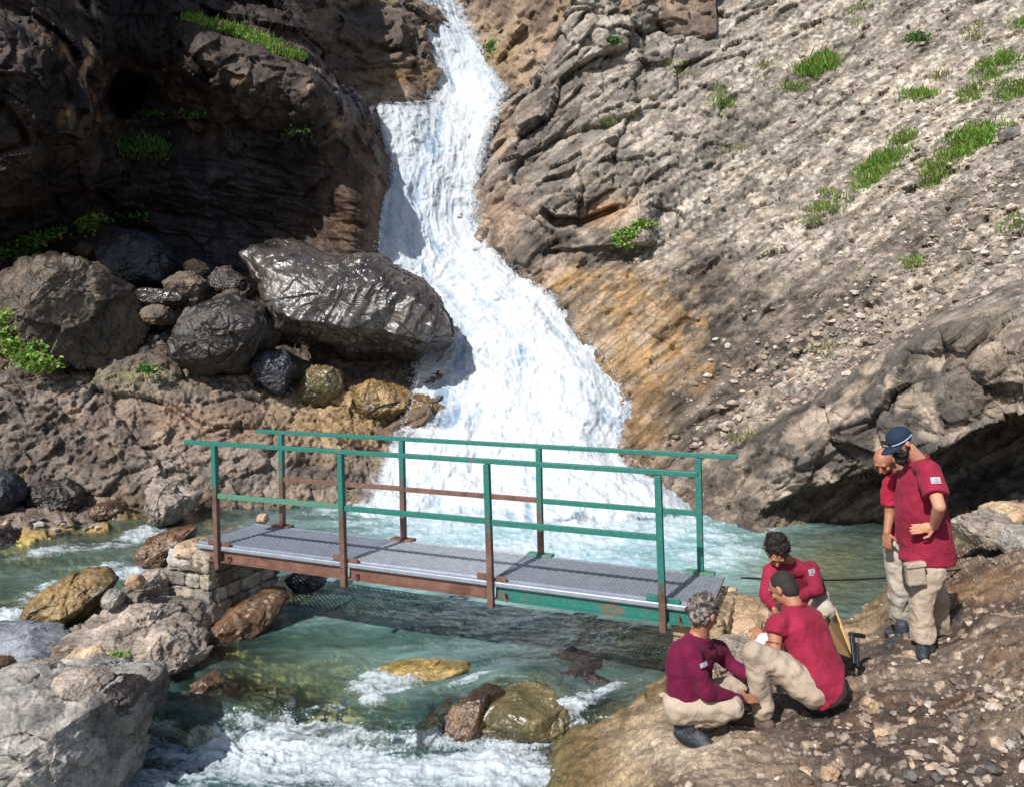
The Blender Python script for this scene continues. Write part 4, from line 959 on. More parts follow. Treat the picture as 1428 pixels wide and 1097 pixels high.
def blades(name, pts, n, h, mat, label, cat='grass tuft', group=None, w=.012, spread=.12, leafy=False):
    """pts: (sheet, px, py) feet; blades or leaflets rise from them"""
    roots = [s.at(a, b) for s, a, b in pts]
    ym = sorted(q.y for q, _ in roots)[len(roots) // 2]; roots = [(Vector((q.x, min(max(q.y, ym - .2), ym + .2), q.z)), m_) for q, m_ in roots]
    base = roots[0][0].copy(); V = []; Fc = []; n = int(n * 1.5); spread = spread * 1.25
    for i in range(n):
        q, nn_ = roots[i % len(roots)]
        hh = h * random.uniform(.2, .75)
        q = q - base + Vector((random.gauss(0, spread), random.gauss(0, spread * .7), random.gauss(0, spread * .35)))
        if leafy:
            q = q + nn_ * random.random() * hh
            a = Vector((random.gauss(0, 1), random.gauss(0, 1), random.gauss(0, .6))).normalized(); c_ = a.cross(Vector((random.gauss(0, 1), random.gauss(0, 1), random.gauss(0, 1)))).normalized()
            s_ = w * random.uniform(.6, 1.3); k = len(V)
            V += [q - a * s_, q + c_ * s_ * .7, q + a * s_, q - c_ * s_ * .7]; Fc.append((k, k + 1, k + 2, k + 3))
        else:
            up = (nn_ * .5 + Vector((random.gauss(0, .45), random.gauss(0, .35), 1))).normalized()
            sd = Vector((random.gauss(0, 1), random.gauss(0, .5), 0)).normalized() * w
            bend = Vector((random.gauss(0, .3), random.gauss(0, .3), -.25)) * hh
            k = len(V)
            V += [q - sd, q + sd, q + up * hh * .55 + sd * .7, q + up * hh * .55 - sd * .7, q + up * hh + bend * .5]
            Fc += [(k, k + 1, k + 2, k + 3), (k + 3, k + 2, k + 4)]
    me = bpy.data.meshes.new(name); me.from_pydata([tuple(v) for v in V], [], Fc); me.materials.append(mat)
    o = bpy.data.objects.new(name, me); COL.objects.link(o); o.location = base
    return tag(o, label, cat, group)


def around(s, a, b, rx, ry, n, ang=0):
    t = math.radians(ang); o = []
    for _ in range(n):
        u, v = random.gauss(0, rx * .5), random.gauss(0, ry * .5)
        o.append((s, a + u * math.cos(t) - v * math.sin(t), b + u * math.sin(t) + v * math.cos(t)))
    return o


blades('grass_tuft', around(rc, 1137, 98, 22, 9, 14, -25), 900, .55, ML['bright'], 'bright green grass clump beneath the upper right cliff', w=.018, spread=.13)
blades('grass_tuft', around(rc, 1110, 127, 12, 4, 6), 200, .3, ML['grass'], 'small grass tuft lower left of the bright clump', w=.016)
blades('shrub', around(rc, 1283, 52, 9, 6, 6), 500, .25, ML['dark'], 'little dark green shrub near the top right', 'shrub', w=.035, spread=.1, leafy=True)
blades('shrub', around(rc, 851, 60, 6, 5, 5), 350, .25, ML['dark'], 'dark green plant high on the cliff right of the falls', 'plant', w=.035, spread=.08, leafy=True)
blades('leafy_plant', around(rc, 868, 333, 26, 8, 10, -35) + around(rc, 895, 312, 10, 5, 4), 1100, .2, ML['bright'], 'bright leafy plant growing under the slab beside the falls', 'plant', w=.04, spread=.1, leafy=True)
blades('grass_tuft', around(rc, 1005, 150, 14, 22, 10), 300, .35, ML['grass'], 'thin green grass hanging on the middle of the right cliff', w=.012, spread=.14)
GT = 'green grass growing in the scree of the right slope'
for a, b, rx, ry, ang, n, mk, lb in [(1225, 238, 45, 12, -38, 1500, 'bright', 'long diagonal strip of grass in the middle of the scree'), (1262, 195, 14, 10, -30, 350, 'grass', 'grass tuft at the top of the diagonal strip'), (1150, 290, 24, 12, -35, 350, 'grass', 'sparse grass at the lower end of the diagonal strip'),
                             (1280, 134, 18, 9, 0, 350, 'bright', 'round grass tuft in the scree below the dark shrub'), (1360, 200, 34, 15, -25, 1500, 'bright', 'broad bright grass patch beside the white stone'), (1320, 240, 26, 16, -45, 600, 'grass', 'darker grass running down from the broad bright patch'),
                             (1385, 195, 12, 9, 0, 250, 'bright', 'grass tuft just left of the white stone'), (1400, 97, 26, 14, -10, 800, 'bright', 'thick grass near the right edge high on the slope'), (1418, 128, 18, 18, 0, 500, 'grass', 'grass hanging below the thick patch at the right edge'),
                             (1355, 132, 16, 10, -20, 350, 'grass', 'grass tuft between the round tuft and the right edge'), (1310, 108, 14, 10, 0, 150, 'dry', 'dull olive grass above the round tuft'), (1424, 32, 12, 9, 0, 260, 'bright', 'grass in the top right corner'), (1362, 48, 18, 8, 0, 150, 'dry', 'dull grass right of the dark shrub'),
                             (1275, 370, 10, 6, 0, 160, 'grass', 'small grass tuft low on the slope above the outcrop'), (1424, 318, 8, 10, 0, 120, 'grass', 'small plant at the right edge above the outcrop'), (942, 95, 20, 8, 0, 120, 'grass', 'faint grass on the ledge left of the bright clump'), (848, 170, 12, 4, 0, 90, 'grass', 'wisp of grass on the cliff beside the upper falls'),
                             (1065, 105, 6, 22, 0, 160, 'dry', 'dull grass in a crack of the right cliff'), (1200, 18, 12, 28, 15, 260, 'grass', 'grass in the gully at the top of the right cliff'), (1148, 490, 14, 6, 0, 70, 'dry', 'dry tuft on the pale rubble'), (1045, 614, 10, 6, 0, 90, 'dry', 'dry yellow tuft beside the far rail end'),
                             (1025, 210, 10, 8, 0, 90, 'dry', 'olive tuft halfway up the cliff'), (690, 70, 14, 18, 0, 0, 'dark', '')]:
    if n: blades('grass_tuft', around(rc, a, b, rx, ry, max(6, n // 50), ang), n, .3 if n > 300 else .2, ML[mk], lb, group='grass tufts on the right slope', w=.014, spread=.12)
blades('grass_strip', [(lc, 262 + t * 150, 22 + t * 58 + 4 * math.sin(t * 9)) for t in np.linspace(0, 1, 60)], 2600, .35, ML['bright'], 'long strip of grass along the ledge of the left cliff', 'grass', w=.016, spread=.1)
blades('grass_tuft', around(lc, 192, 205, 30, 14, 14, 10), 900, .3, ML['dark'], 'dark grass patch below the cave in the left cliff', w=.014, spread=.16)
blades('leafy_plant', around(lc, 285, 156, 16, 3, 6), 160, .15, ML['dark'], 'few leaves on the shelf right of the cave', 'plant', w=.04, leafy=True)
blades('leafy_plant', around(lc, 420, 182, 9, 3, 4), 60, .12, ML['dark'], 'tiny plant on the dark cliff near the falls', 'plant', w=.04, leafy=True)
blades('leafy_plant', around(lc, 212, 160, 20, 6, 6), 160, .15, ML['dark'], 'leaves in the lower right corner of the cave', 'plant', w=.04, leafy=True)
blades('leafy_plant', around(lc, 120, 312, 26, 8, 8, -20), 420, .2, ML['bright'], 'green leafy plant above the brown rock at left', 'plant', w=.05, leafy=True)
blades('leafy_plant', around(lc, 176, 300, 9, 8, 5), 200, .2, ML['dark'], 'leafy sprig just over the blue black boulder', 'plant', w=.05, leafy=True)
blades('leafy_plant', around(lc, 50, 330, 40, 10, 10, -8), 700, .2, ML['dark'], 'wide leafy plant in the shade left of the boulders', 'plant', w=.05, leafy=True)
blades('leafy_plant', around(lc, 15, 350, 25, 10, 8), 500, .2, ML['dark'], 'dark leafy plant at the left edge behind the brown boulder', 'plant', w=.05, leafy=True)
lf = [(P(3, 448, 14.9), 1), (P(14, 468, 14.8), 1), (P(28, 485, 14.7), 1), (P(42, 500, 14.6), 1), (P(54, 510, 14.55), 1)]
class _Pt:
    def __init__(s, q): s.q = q
    def at(s, a, b): return s.q, Vector((0, -.7, .7))
blades('leafy_plant', [(_Pt(q), 0, 0) for q, _ in lf], 1500, .25, ML['bright'], 'bright green leafy plant trailing below the big brown boulder', 'plant', w=.045, spread=.13, leafy=True)
blades('leafy_plant', [(_Pt(P(209, 516, 15.0)), 0, 0)], 120, .15, ML['dark'], 'small green plant at the right foot of the brown boulder', 'plant', w=.04, spread=.08, leafy=True)
blades('leafy_plant', [(_Pt(P(163, 915, 7.0)), 0, 0)], 260, .06, ML['bright'], 'tiny bright green plant beside the tan boulder', 'plant', w=.014, spread=.03, leafy=True)
blades('moss_tuft', around(gorge, 690, 68, 8, 12, 6), 300, .15, ML['dark'], 'dark green plants beside the uppermost fall', 'plant', w=.05, spread=.12, leafy=True)
# ------------------------------------------------------------------ footbridge
def mat_paint(name, zsplit=None, green=1.0, lo_green=False, base_green='#22695f', base_brown='#5f463d'):
    """weathered paint over steel: teal, with red oxide primer and rust; zsplit = height where the teal gives way to brown"""
    m, nt, b = new_mat(name); L = nt.links.new
    g = nt.nodes.new('ShaderNodeNewGeometry')
    n = nd(nt, 'ShaderNodeTexNoise', Scale=7.0, Detail=8.0, Roughness=.7); L(g.outputs['Position'], n.inputs['Vector'])
    n2 = nd(nt, 'ShaderNodeTexNoise', Scale=60.0, Detail=4.0); L(g.outputs['Position'], n2.inputs['Vector'])
    gc = mulcol(nt, tuple(lin(base_green)), ramp(nt, [(.35, .75), (.65, 1.25)], n2.outputs[0]))
    bc = ramp(nt, [(.3, tuple(lin('#4c2f26'))), (.5, tuple(lin(base_brown))), (.72, tuple(lin('#7d6256')))], n.outputs[0])
    if zsplit is not None:
        sp = nt.nodes.new('ShaderNodeSeparateXYZ'); L(g.outputs['Position'], sp.inputs[0])
        ma = nt.nodes.new('ShaderNodeMath'); ma.operation = 'MULTIPLY_ADD'; L(n.outputs[0], ma.inputs[0]); ma.inputs[1].default_value = .9; ma.inputs[2].default_value = -.45
        ad = nt.nodes.new('ShaderNodeMath'); L(sp.outputs[2], ad.inputs[0]); L(ma.outputs[0], ad.inputs[1])
        mr = nt.nodes.new('ShaderNodeMapRange'); mr.inputs['From Min'].default_value = zsplit - .14; mr.inputs['From Max'].default_value = zsplit + .14; L(ad.outputs[0], mr.inputs[0]); f = mr.outputs[0]
    else:
        t = .64 - .0 + (green - 1) * .5
        f = ramp(nt, [(max(t - .04, 0), 1), (min(t + .04, 1), 0)], n.outputs[0])
    mx = nt.nodes.new('ShaderNodeMix'); mx.data_type = 'RGBA'; L(f, mx.inputs[0]); L(bc, mx.inputs[6]); L(gc, mx.inputs[7])
    L(mx.outputs[2], b.inputs['Base Color']); b.inputs['Roughness'].default_value = .5
    bp = nd(nt, 'ShaderNodeBump', Strength=.3, Distance=.003); L(n2.outputs[0], bp.inputs['Height']); L(bp.outputs[0], b.inputs['Normal'])
    return m


MG = mat_paint('teal paint'); MGw = mat_paint('worn teal paint', green=.86); MDull = mat_paint('faded green paint', base_green='#4c7a68', green=.95); MB = mat_paint('red oxide paint', green=-.2, base_brown='#6c4d42')
MPst = {k: mat_paint('post paint', zsplit=k) for k in (1.0, 1.35, 1.5)}
MGalv = mat_plain('galvanised steel', lin('#9aa2ae', .95), rough=.45, metal=.45, bump=.2, scale=120, nscale=14, dist=.002)
MGal2 = mat_plain('bright galvanised steel', lin('#b9bfc8', .95), rough=.45, metal=.5, bump=.2, scale=120, nscale=14, dist=.002)
O_ = Vector((-3.32, 8.37, .9)); U_ = Vector((.927, -.375, 0)).normalized(); V_ = Vector((.375, .927, 0)).normalized(); LEN = 5.3; WID = .85
bridge = empty('footbridge', O_ + U_ * LEN / 2 + V_ * WID / 2, 'small steel footbridge with teal railings crossing the stream', 'footbridge')


def BP(s, v, z): return O_ + U_ * s + V_ * v + Vector((0, 0, z))


def bar(bm, a, b, w, h, up=Vector((0, 0, 1)), bev=0):
    """box section bar from a to b, w across, h along 'up'"""
    d = (b - a).normalized(); sd = d.cross(up).normalized(); uu = sd.cross(d).normalized()
    vs = [bm.verts.new(p_ + sd * sx * w / 2 + uu * sz * h / 2) for p_ in (a, b) for sx, sz in ((-1, -1), (1, -1), (1, 1), (-1, 1))]
    fs = [(0, 1, 2, 3), (7, 6, 5, 4), (0, 4, 5, 1), (1, 5, 6, 2), (2, 6, 7, 3), (3, 7, 4, 0)]
    for f in fs: bm.faces.new([vs[i] for i in f])


def fin(name, bm, mat, parent, bev=0, smooth=False):
    bmesh.ops.recalc_face_normals(bm, faces=bm.faces)
    me = bpy.data.meshes.new(name); bm.to_mesh(me); bm.free()
    if smooth:
        for p_ in me.polygons: p_.use_smooth = True
    o = link(name, me, mat, parent)
    if bev:
        md = o.modifiers.new('bevel', 'BEVEL'); md.width = bev; md.segments = 2; md.limit_method = 'ANGLE'
    return o


# railings: near side leans a touch towards the left end
LEAN = -.045
def rail_side(side, spos, s0, s1, splits, midmats, postmats, vz, ztop, lean):
    tops = []
    for k, s in enumerate(spos):
        bm = bmesh.new()
        zb = -.24 if side == 'near' else .02
        bar(bm, BP(s, vz, zb), BP(s + lean, vz, ztop - .021), .055, .055, up=V_)
        post = fin('post', bm, postmats[k], bridge, .004)
        bm = bmesh.new()
        if side == 'near':
            bar(bm, BP(s + .03, vz + .035, -.01), BP(s + .03 + .1, vz + .035, -.01), .02, .09)
            bar(bm, BP(s - .05, vz + .035, .02), BP(s - .15, vz + .035, .02), .03, .05)
            fin('bracket', bm, MB if k < 3 else MGw, post, .003)
            bm = bmesh.new(); bmesh.ops.create_cone(bm, cap_ends=True, segments=10, radius1=.014, radius2=.014, depth=.05, matrix=Matrix.Translation(BP(s + .12, vz + .02, -.12)) @ V_.to_track_quat('Z', 'Y').to_matrix().to_4x4())
            bar(bm, BP(s + .12, vz - .0, -.12), BP(s + .155, vz - .01, -.17), .012, .012)
            fin('bolt', bm, MB, post)
            bm = bmesh.new(); bar(bm, BP(s, vz, -.02), BP(s, vz, -.02) + V_ * .0 + Vector((0, 0, .001)), .001, .001); bm.free()
        else:
            bar(bm, BP(s - .13, vz - .01, .005), BP(s + .13, vz - .01, .005), .11, .028)
            fin('base_plate', bm, (MB, MB, MDull, MDull)[k], post, .003)
        tops.append(s + lean)
    bm = bmesh.new(); bar(bm, BP(s0, vz, ztop), BP(s1, vz, ztop + .01), .05, .042)
    fin('handrail', bm, MG, bridge, .004)
    zm = .52
    f = zm / 1.06
    for k in range(3):
        bm = bmesh.new(); bar(bm, BP(spos[k] + lean * f + .029, vz, zm + (.0 if side == 'near' else .02)), BP(spos[k + 1] + lean * f - .029, vz, zm + (.01 if side == 'near' else .025)), .03, .05)
        fin('mid_rail', bm, midmats[k], bridge, .003)


rail_side('near', [.293, 1.85, 3.40, 4.94], -.14, 5.22, None, [MDull, MG, MG], [MPst[1.5], MPst[1.35], MPst[1.35], MPst[1.0]], -.045, 1.06, LEAN)
rail_side('far', [.38, 1.965, 3.53, 5.1], .0, 5.43, None, [MB, MB, MG], [MPst[1.5], MPst[1.5], MPst[1.35], mat_paint('teal post paint', green=1)], WID + .045, 1.075, LEAN * .5)
# girders and cross beams
for s0, s1, mt in ((.0, 1.83, MB), (1.87, 3.38, MB), (3.42, 5.28, MGw)):
    bm = bmesh.new()
    bar(bm, BP(s0, .02, -.112), BP(s1, .02, -.112), .012, .10)
    bar(bm, BP(s0, .0, -.168), BP(s1, .0, -.168), .07, .01)
    fin('girder', bm, mt, bridge)
    bm = bmesh.new()
    bar(bm, BP(s0, WID - .02, -.112), BP(s1, WID - .02, -.112), .012, .10)
    bar(bm, BP(s0, WID, -.168), BP(s1, WID, -.168), .07, .01)
    fin('girder', bm, mt, bridge)
for k in range(8):
    bm = bmesh.new(); s = .15 + k * .71; bar(bm, BP(s, .03, -.11), BP(s, WID - .03, -.11), .05, .07)
    fin('cross_beam', bm, MB, bridge)
# galvanised edge tube and three grating panels
bm = bmesh.new()
bar(bm, BP(-.02, -.002, -.035), BP(5.3, -.002, -.035), .05, .05)
fin('edge_tube', bm, MGalv, bridge, .012)


def grating(s0, s1, pitch, thick, mat, dz):
    bm = bmesh.new()
    v0, v1 = .03, WID
    sl = .8
    n = int((s1 - s0 + (v1 - v0) / sl) / pitch) + 2
    for sgn in (1, -1):
        for k in range(-1, n + int((v1 - v0) / sl / pitch)):
            # line: s = c + sgn*(v-v0)/sl
            c = s0 - (v1 - v0) / sl + k * pitch if sgn == 1 else s0 + k * pitch
            pa = (c, v0); pb = (c + sgn * (v1 - v0) / sl, v1)
            (sa, va), (sb, vb) = pa, pb
            lo_, hi_ = s0 + .004, s1 - .004
            def clip(sa, va, sb, vb):
                if sa == sb: return None
                t0, t1 = 0.0, 1.0; ds = sb - sa
                for bound, side_ in ((lo_, 1), (hi_, -1)):
                    num = (bound - sa); t = num / ds
                    if side_ * ds > 0: t0 = max(t0, t)
                    else: t1 = min(t1, t)
                if t1 - t0 < .01: return None
                return sa + ds * t0, va + (vb - va) * t0, sa + ds * t1, va + (vb - va) * t1
            r = clip(sa, va, sb, vb)
            if r: bar(bm, BP(r[0], r[1], dz + (.0015 if sgn == 1 else 0)), BP(r[2], r[3], dz + (.0015 if sgn == 1 else 0)), thick, .014)
    for v in (v0, v1): bar(bm, BP(s0, v, dz), BP(s1, v, dz), .012, .03)
    for s in (s0, s1 - .004): bar(bm, BP(s, v0, dz), BP(s, v1, dz), .008, .026)
    fin('grating', bm, mat, bridge)


grating(-.02, 1.86, .072, .011, MGalv, -.01)
grating(1.87, 3.40, .072, .019, MGal2, -.01)
grating(3.41, 5.32, .072, .012, MGalv, -.01)

# ------------------------------------------------------------------ masonry piers
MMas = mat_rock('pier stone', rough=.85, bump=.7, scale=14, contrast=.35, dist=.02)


def stone_block(Vl, Fl, Cl, c, ux, uy, uz, sx, sy, sz, seed, col, n=9):
    """rounded, chipped stone"""
    g = np.linspace(-1, 1, n); off = sum(len(v) for v in Vl)
    faces = []; verts = []; 
    A, Bq = np.meshgrid(g, g, indexing='ij')
    for ax in range(3):
        for s in (-1, 1):
            q = np.zeros((n, n, 3)); q[..., ax] = s; q[..., (ax + 1) % 3] = A; q[..., (ax + 2) % 3] = Bq
            k = len(verts) * n * n + off
            i = np.arange(n * n).reshape(n, n) + k
            f = np.stack([i[:-1, :-1], i[1:, :-1], i[1:, 1:], i[:-1, 1:]], -1).reshape(-1, 4)
            if s < 0: f = f[:, ::-1]
            faces.append(f); verts.append(q.reshape(-1, 3))
    q = np.vstack(verts)
    l = (np.abs(q) ** 7).sum(1) ** (1 / 7); q = q / l[:, None]
    h, _, _ = facet(q * 1.3 + seed * 3.7, seed % 50); nn_ = fbm(q * 2.1 + seed, 4, seed % 40)
    q = q * (1 + .13 * h + .15 * nn_)[:, None]
    w = c[None] + q[:, :1] * sx * ux + q[:, 1:2] * sy * uy + q[:, 2:] * sz * uz
    Vl.append(w); Fl += faces; Cl.append(np.tile(col, (len(q), 1)) * (1 + .18 * nn_)[:, None])


def pier(name, s0, s1, v0, v1, ztop, zbot, label, courses, tones, steps=0):
    Vl, Fl, Cl = [], [], []; U, V, Zv = np.array(U_), np.array(V_), np.array([0, 0, 1.]); r = random.Random(4 + int(s0 * 10))
    z = ztop; sd = 1
    for c in range(courses):
        h = (ztop - zbot) / courses * r.uniform(.65, 1.3); z1 = z - h
        x0 = s0 - (steps * .0 + c * steps)
        for side in ('near', 'far', 'end', 'back', 'core'):
            if side == 'core':
                stone_block(Vl, Fl, Cl, np.array(BP((x0 + s1) / 2, (v0 + v1) / 2, 0)) * [1, 1, 0] + Zv * (z + z1) / 2, U, V, Zv, (s1 - x0) / 2 - .012, (v1 - v0) / 2 - .012, h / 2 * 1.05, sd, np.array(tones[-1])); continue
            a0, a1 = (x0, s1) if side in ('near', 'far') else (v0 + .08, v1 - .08)
            a = a0
            while a < a1 - .03:
                l = min(r.uniform(.13, .42), a1 - a)
                if a1 - a - l < .08: l = a1 - a
                sd += 1; tone = np.array(tones[r.randrange(len(tones))]) * r.uniform(.8, 1.15); dpt = r.uniform(.085, .105)
                m_ = a + l / 2
                if side == 'near': cc = BP(m_, v0 + .08, 0)
                elif side == 'far': cc = BP(m_, v1 - .08, 0)
                elif side == 'end': cc = BP(s1 - .08, m_, 0)
                else: cc = BP(x0 + .08, m_, 0)
                cc = np.array(cc) * [1, 1, 0] + Zv * (z + z1) / 2
                if side in ('near', 'far'): stone_block(Vl, Fl, Cl, cc, U, V, Zv, l / 2 - .004, dpt, h / 2 - .003, sd, tone)
                else: stone_block(Vl, Fl, Cl, cc, U, V, Zv, dpt, l / 2 - .004, h / 2 - .003, sd, tone)
                a += l
        z = z1
    o = mesh_np(name, np.vstack(Vl), np.vstack(Fl), MMas, col=np.vstack(Cl))
    return tag(o, label, 'stone pier')


T1 = [lin('#857d74', .9), lin('#a69d90', .9), lin('#9a8f80', .9), lin('#bdb7ae', .95), lin('#6e6358', .9)]
T2 = [lin('#c2aa8a', .9), lin('#a58f74', .9), lin('#8f7a62', .9)]
pier('stone_pier', -.42, .17, -.02, 1.1, .80, -.15, 'mortared stone pier under the left end of the footbridge', 5, T1, steps=.09)
pier('stone_pier', 4.98, 5.42, .08, 1.0, .78, -.1, 'rough stone pier under the right end of the footbridge', 5, T2)
B('boulder', [(232, 772), (244, 760), (268, 753), (288, 758), (286, 768), (258, 776)], 8.6, M['tanrock'], 'flat pale capstone at the left end of the bridge deck', 'slab', n=80, depth=.3, rough=.8, flat=.5)
B('boulder', [(165, 838), (172, 816), (190, 800), (212, 798), (228, 810), (230, 838), (205, 852), (180, 850)], 8.35, M['greyrock'], 'pale rough stone block stepping down left of the bridge pier', n=120, depth=.4, strat=.05, cuts=12)
B('boulder', [(175, 812), (180, 802), (195, 800), (203, 810), (196, 820), (182, 820)], 7.9, M['tanrock'], 'round light cobble on the step left of the bridge pier', 'cobble', n=60, rough=.4, cuts=3)
B('boulder', [(136, 840), (140, 826), (156, 822), (172, 830), (172, 844), (150, 850)], 7.9, M['palerock'], 'small pale block at the far left of the pier steps', 'stone', n=60, cuts=12)
# cable across the right pool
def tube(bm, pts, r, seg=8):
    prev = None
    for i, p_ in enumerate(pts):
        d = (pts[min(i + 1, len(pts) - 1)] - pts[max(i - 1, 0)]).normalized(); a = d.cross(Vector((0, 0, 1)));
        if a.length < .1: a = d.cross(Vector((1, 0, 0)))
        a.normalize(); b = d.cross(a)
        rr = r[i] if isinstance(r, (list, tuple)) else r
        ring = [bm.verts.new(p_ + (a * math.cos(t) + b * math.sin(t)) * rr) for t in [k * 2 * math.pi / seg for k in range(seg)]]
        if prev:
            for k in range(seg): bm.faces.new((prev[k], prev[(k + 1) % seg], ring[(k + 1) % seg], ring[k]))
        else: bm.faces.new(ring[::-1])
        prev = ring
    bm.faces.new(prev)


MBlk = mat_plain('black plastic', lin('#1c1e22'), rough=.4, bump=.1)
a, b = P(1034, 805, 7.15), P(1440, 772, 8.9)
bm = bmesh.new(); tube(bm, [a.lerp(b, t) - Vector((0, 0, .12 * 4 * t * (1 - t))) for t in np.linspace(0, 1, 30)], .009)
o = fin('cable', bm, MBlk, None, smooth=True); tag(o, 'thin black cable stretched from the bridge end across the pool', 'cable')

# open instrument case leaning beside the crouching man
MWd = mat_plain('tan case board', lin('#8a6d48', .85), rough=.6, bump=.2, nscale=6, scale=40)
MCs = mat_plain('dark case lining', lin('#3c2c1c', .9), rough=.7)
cs = empty('instrument_case', P(1178, 935, 5.75), 'open tan case standing on edge beside the crouching men', 'case')


def quadslab(name, pts, th, mat, parent):
    bm = bmesh.new(); a = [bm.verts.new(p_) for p_ in pts]
    n_ = (pts[1] - pts[0]).cross(pts[2] - pts[0]).normalized() * th
    b = [bm.verts.new(p_ + n_) for p_ in pts]
    k = len(pts)
    bm.faces.new(a[::-1]); bm.faces.new(b)
    for i in range(k): bm.faces.new((a[i], a[(i + 1) % k], b[(i + 1) % k], b[i]))
    return fin(name, bm, mat, parent, .003)


quadslab('lid', [P(1149, 858, 5.9), P(1161, 847, 6.15), P(1186, 908, 6.05), P(1186, 916, 5.8), P(1162, 908, 5.75)], .02, MWd, cs)
quadslab('edge_board', [P(1161, 847, 6.15), P(1165, 846, 6.15), P(1190, 908, 6.02), P(1186, 911, 6.0)], .05, mat_plain('case edge', lin('#c9a468', .9), rough=.5), cs)
quadslab('lining', [P(1150, 861, 5.88), P(1160, 852, 6.1), P(1162, 862, 6.07), P(1153, 872, 5.86)], -.012, MCs, cs)
bm = bmesh.new(); bar(bm, P(1188, 884, 5.9), P(1192, 925, 5.8), .03, .03, up=Vector((0, 1, 0))); bar(bm, P(1186, 884, 5.9), P(1204, 886, 6.0), .04, .03); bar(bm, P(1194, 896, 5.9), P(1195, 930, 5.8), .02, .05, up=Vector((0, 1, 0)))
fin('bracket', bm, MBlk, cs, .004)
bm = bmesh.new(); tube(bm, [P(1162, 852, 6.12), P(1157, 828, 6.14)], .004, 6); fin('antenna', bm, MBlk, cs)
# ------------------------------------------------------------------ people
def mat_cloth(name, c, var=.14, scale=9):
    m, nt, b = new_mat(name); L = nt.links.new
    g = nt.nodes.new('ShaderNodeNewGeometry')
    n = nd(nt, 'ShaderNodeTexNoise', Scale=scale, Detail=3.0, Roughness=.5); n.inputs['Distortion'].default_value = 1.0; L(g.outputs['Position'], n.inputs['Vector'])
    n2 = nd(nt, 'ShaderNodeTexNoise', Scale=200.0, Detail=2.0); L(g.outputs['Position'], n2.inputs['Vector'])
    n3 = nd(nt, 'ShaderNodeTexNoise', Scale=5.0, Detail=4.0); L(g.outputs['Position'], n3.inputs['Vector'])
    L(mulcol(nt, ramp(nt, [(.3, tuple(np.array(c) * (1 - var))), (.7, tuple(np.array(c) * (1 + var)))], n2.outputs[0]), ramp(nt, [(.3, .8), (.7, 1.2)], n3.outputs[0])), b.inputs['Base Color'])
    b.inputs['Roughness'].default_value = .85; b.inputs['Specular IOR Level'].default_value = .2; b.inputs['Sheen Weight'].default_value = .03
    bp = nd(nt, 'ShaderNodeBump', Strength=.6, Distance=.035); L(n.outputs[0], bp.inputs['Height'])
    L(bp.outputs[0], b.inputs['Normal'])
    return m


SK = mat_plain('skin', lin('#c48e74', .9), rough=.55, bump=.15, scale=60, dist=.003, var=.08); SK.node_tree.nodes['Principled BSDF'].inputs['Subsurface Weight'].default_value = .08
SKT = mat_plain('tanned skin', lin('#a8745a', .88), rough=.55, bump=.15, scale=60, dist=.003, var=.08)
CR = mat_cloth('crimson shirt', lin('#9a2841', .74)); CM = mat_cloth('maroon sweater', lin('#6d163c', .75)); CB = mat_cloth('bright red shirt', lin('#b02640', .85))
TR = mat_cloth('khaki trousers', lin('#b3a391', .82)); TG = mat_cloth('grey beige trousers', lin('#b3aa9c', .85))
BT = mat_plain('dark boot leather', lin('#26282e'), rough=.6, bump=.4, scale=50, c2=lin('#3f444e')); BTB = mat_plain('brown boot leather', lin('#5a4a40'), rough=.7, bump=.4, scale=50); SOLE = mat_plain('boot sole', lin('#1a1a1c'), rough=.8)
HD = mat_plain('dark hair', lin('#1d1512'), rough=.6, bump=1, scale=70, dist=.015, var=.4); HG = mat_plain('grey streaked hair', lin('#3a332e'), c2=lin('#8a8078'), rough=.65, bump=1, scale=55, nscale=26, dist=.015)
HS = mat_plain('cropped hair', lin('#2b2622'), rough=.8, bump=.8, scale=140, dist=.006); PATCH = mat_plain('white sleeve badge', lin('#d8d6d6', .95), rough=.6, nscale=60); INK = mat_plain('badge print', lin('#7c7c94'), rough=.7)
NAVY = mat_plain('navy cap cloth', lin('#1a2c42', .8), rough=.85, bump=.3, scale=80, dist=.004); WH = mat_plain('white cloth', lin('#dcdad8'), rough=.9, bump=.5, scale=25, dist=.01); RAZ = mat_plain('shaved hair', lin('#6e4a3c'), rough=.7)
EYE = mat_plain('dark eye', lin('#17110f'), rough=.2)


def cap_(bm, a, b, ra, rb, seg=16, rings=5):
    """tapered capsule, closed"""
    d = b - a; L = d.length
    if L < 1e-5: d = Vector((0, 0, 1)); L = 1e-5
    d = d / L; x = d.cross(Vector((.3, .1, 1))).normalized(); y = d.cross(x)
    prof = [(-ra * math.cos(t), ra * math.sin(t)) for t in [math.pi / 2 * k / rings for k in range(1, rings + 1)]] + [(L + rb * math.sin(t), rb * math.cos(t)) for t in [math.pi / 2 * k / rings for k in range(0, rings)]]
    v0 = bm.verts.new(a - d * ra); rs = []
    for h, r in prof: rs.append([bm.verts.new(a + d * h + (x * math.cos(t) + y * math.sin(t)) * r) for t in [2 * math.pi * k / seg for k in range(seg)]])
    v1 = bm.verts.new(b + d * rb)
    for k in range(seg):
        bm.faces.new((v0, rs[0][(k + 1) % seg], rs[0][k])); bm.faces.new((v1, rs[-1][k], rs[-1][(k + 1) % seg]))
    for p_, q_ in zip(rs[:-1], rs[1:]):
        for k in range(seg): bm.faces.new((p_[k], p_[(k + 1) % seg], q_[(k + 1) % seg], q_[k]))


def chain(bm, pts):
    for (a, ra), (b, rb) in zip(pts[:-1], pts[1:]): cap_(bm, a, b, ra, rb)


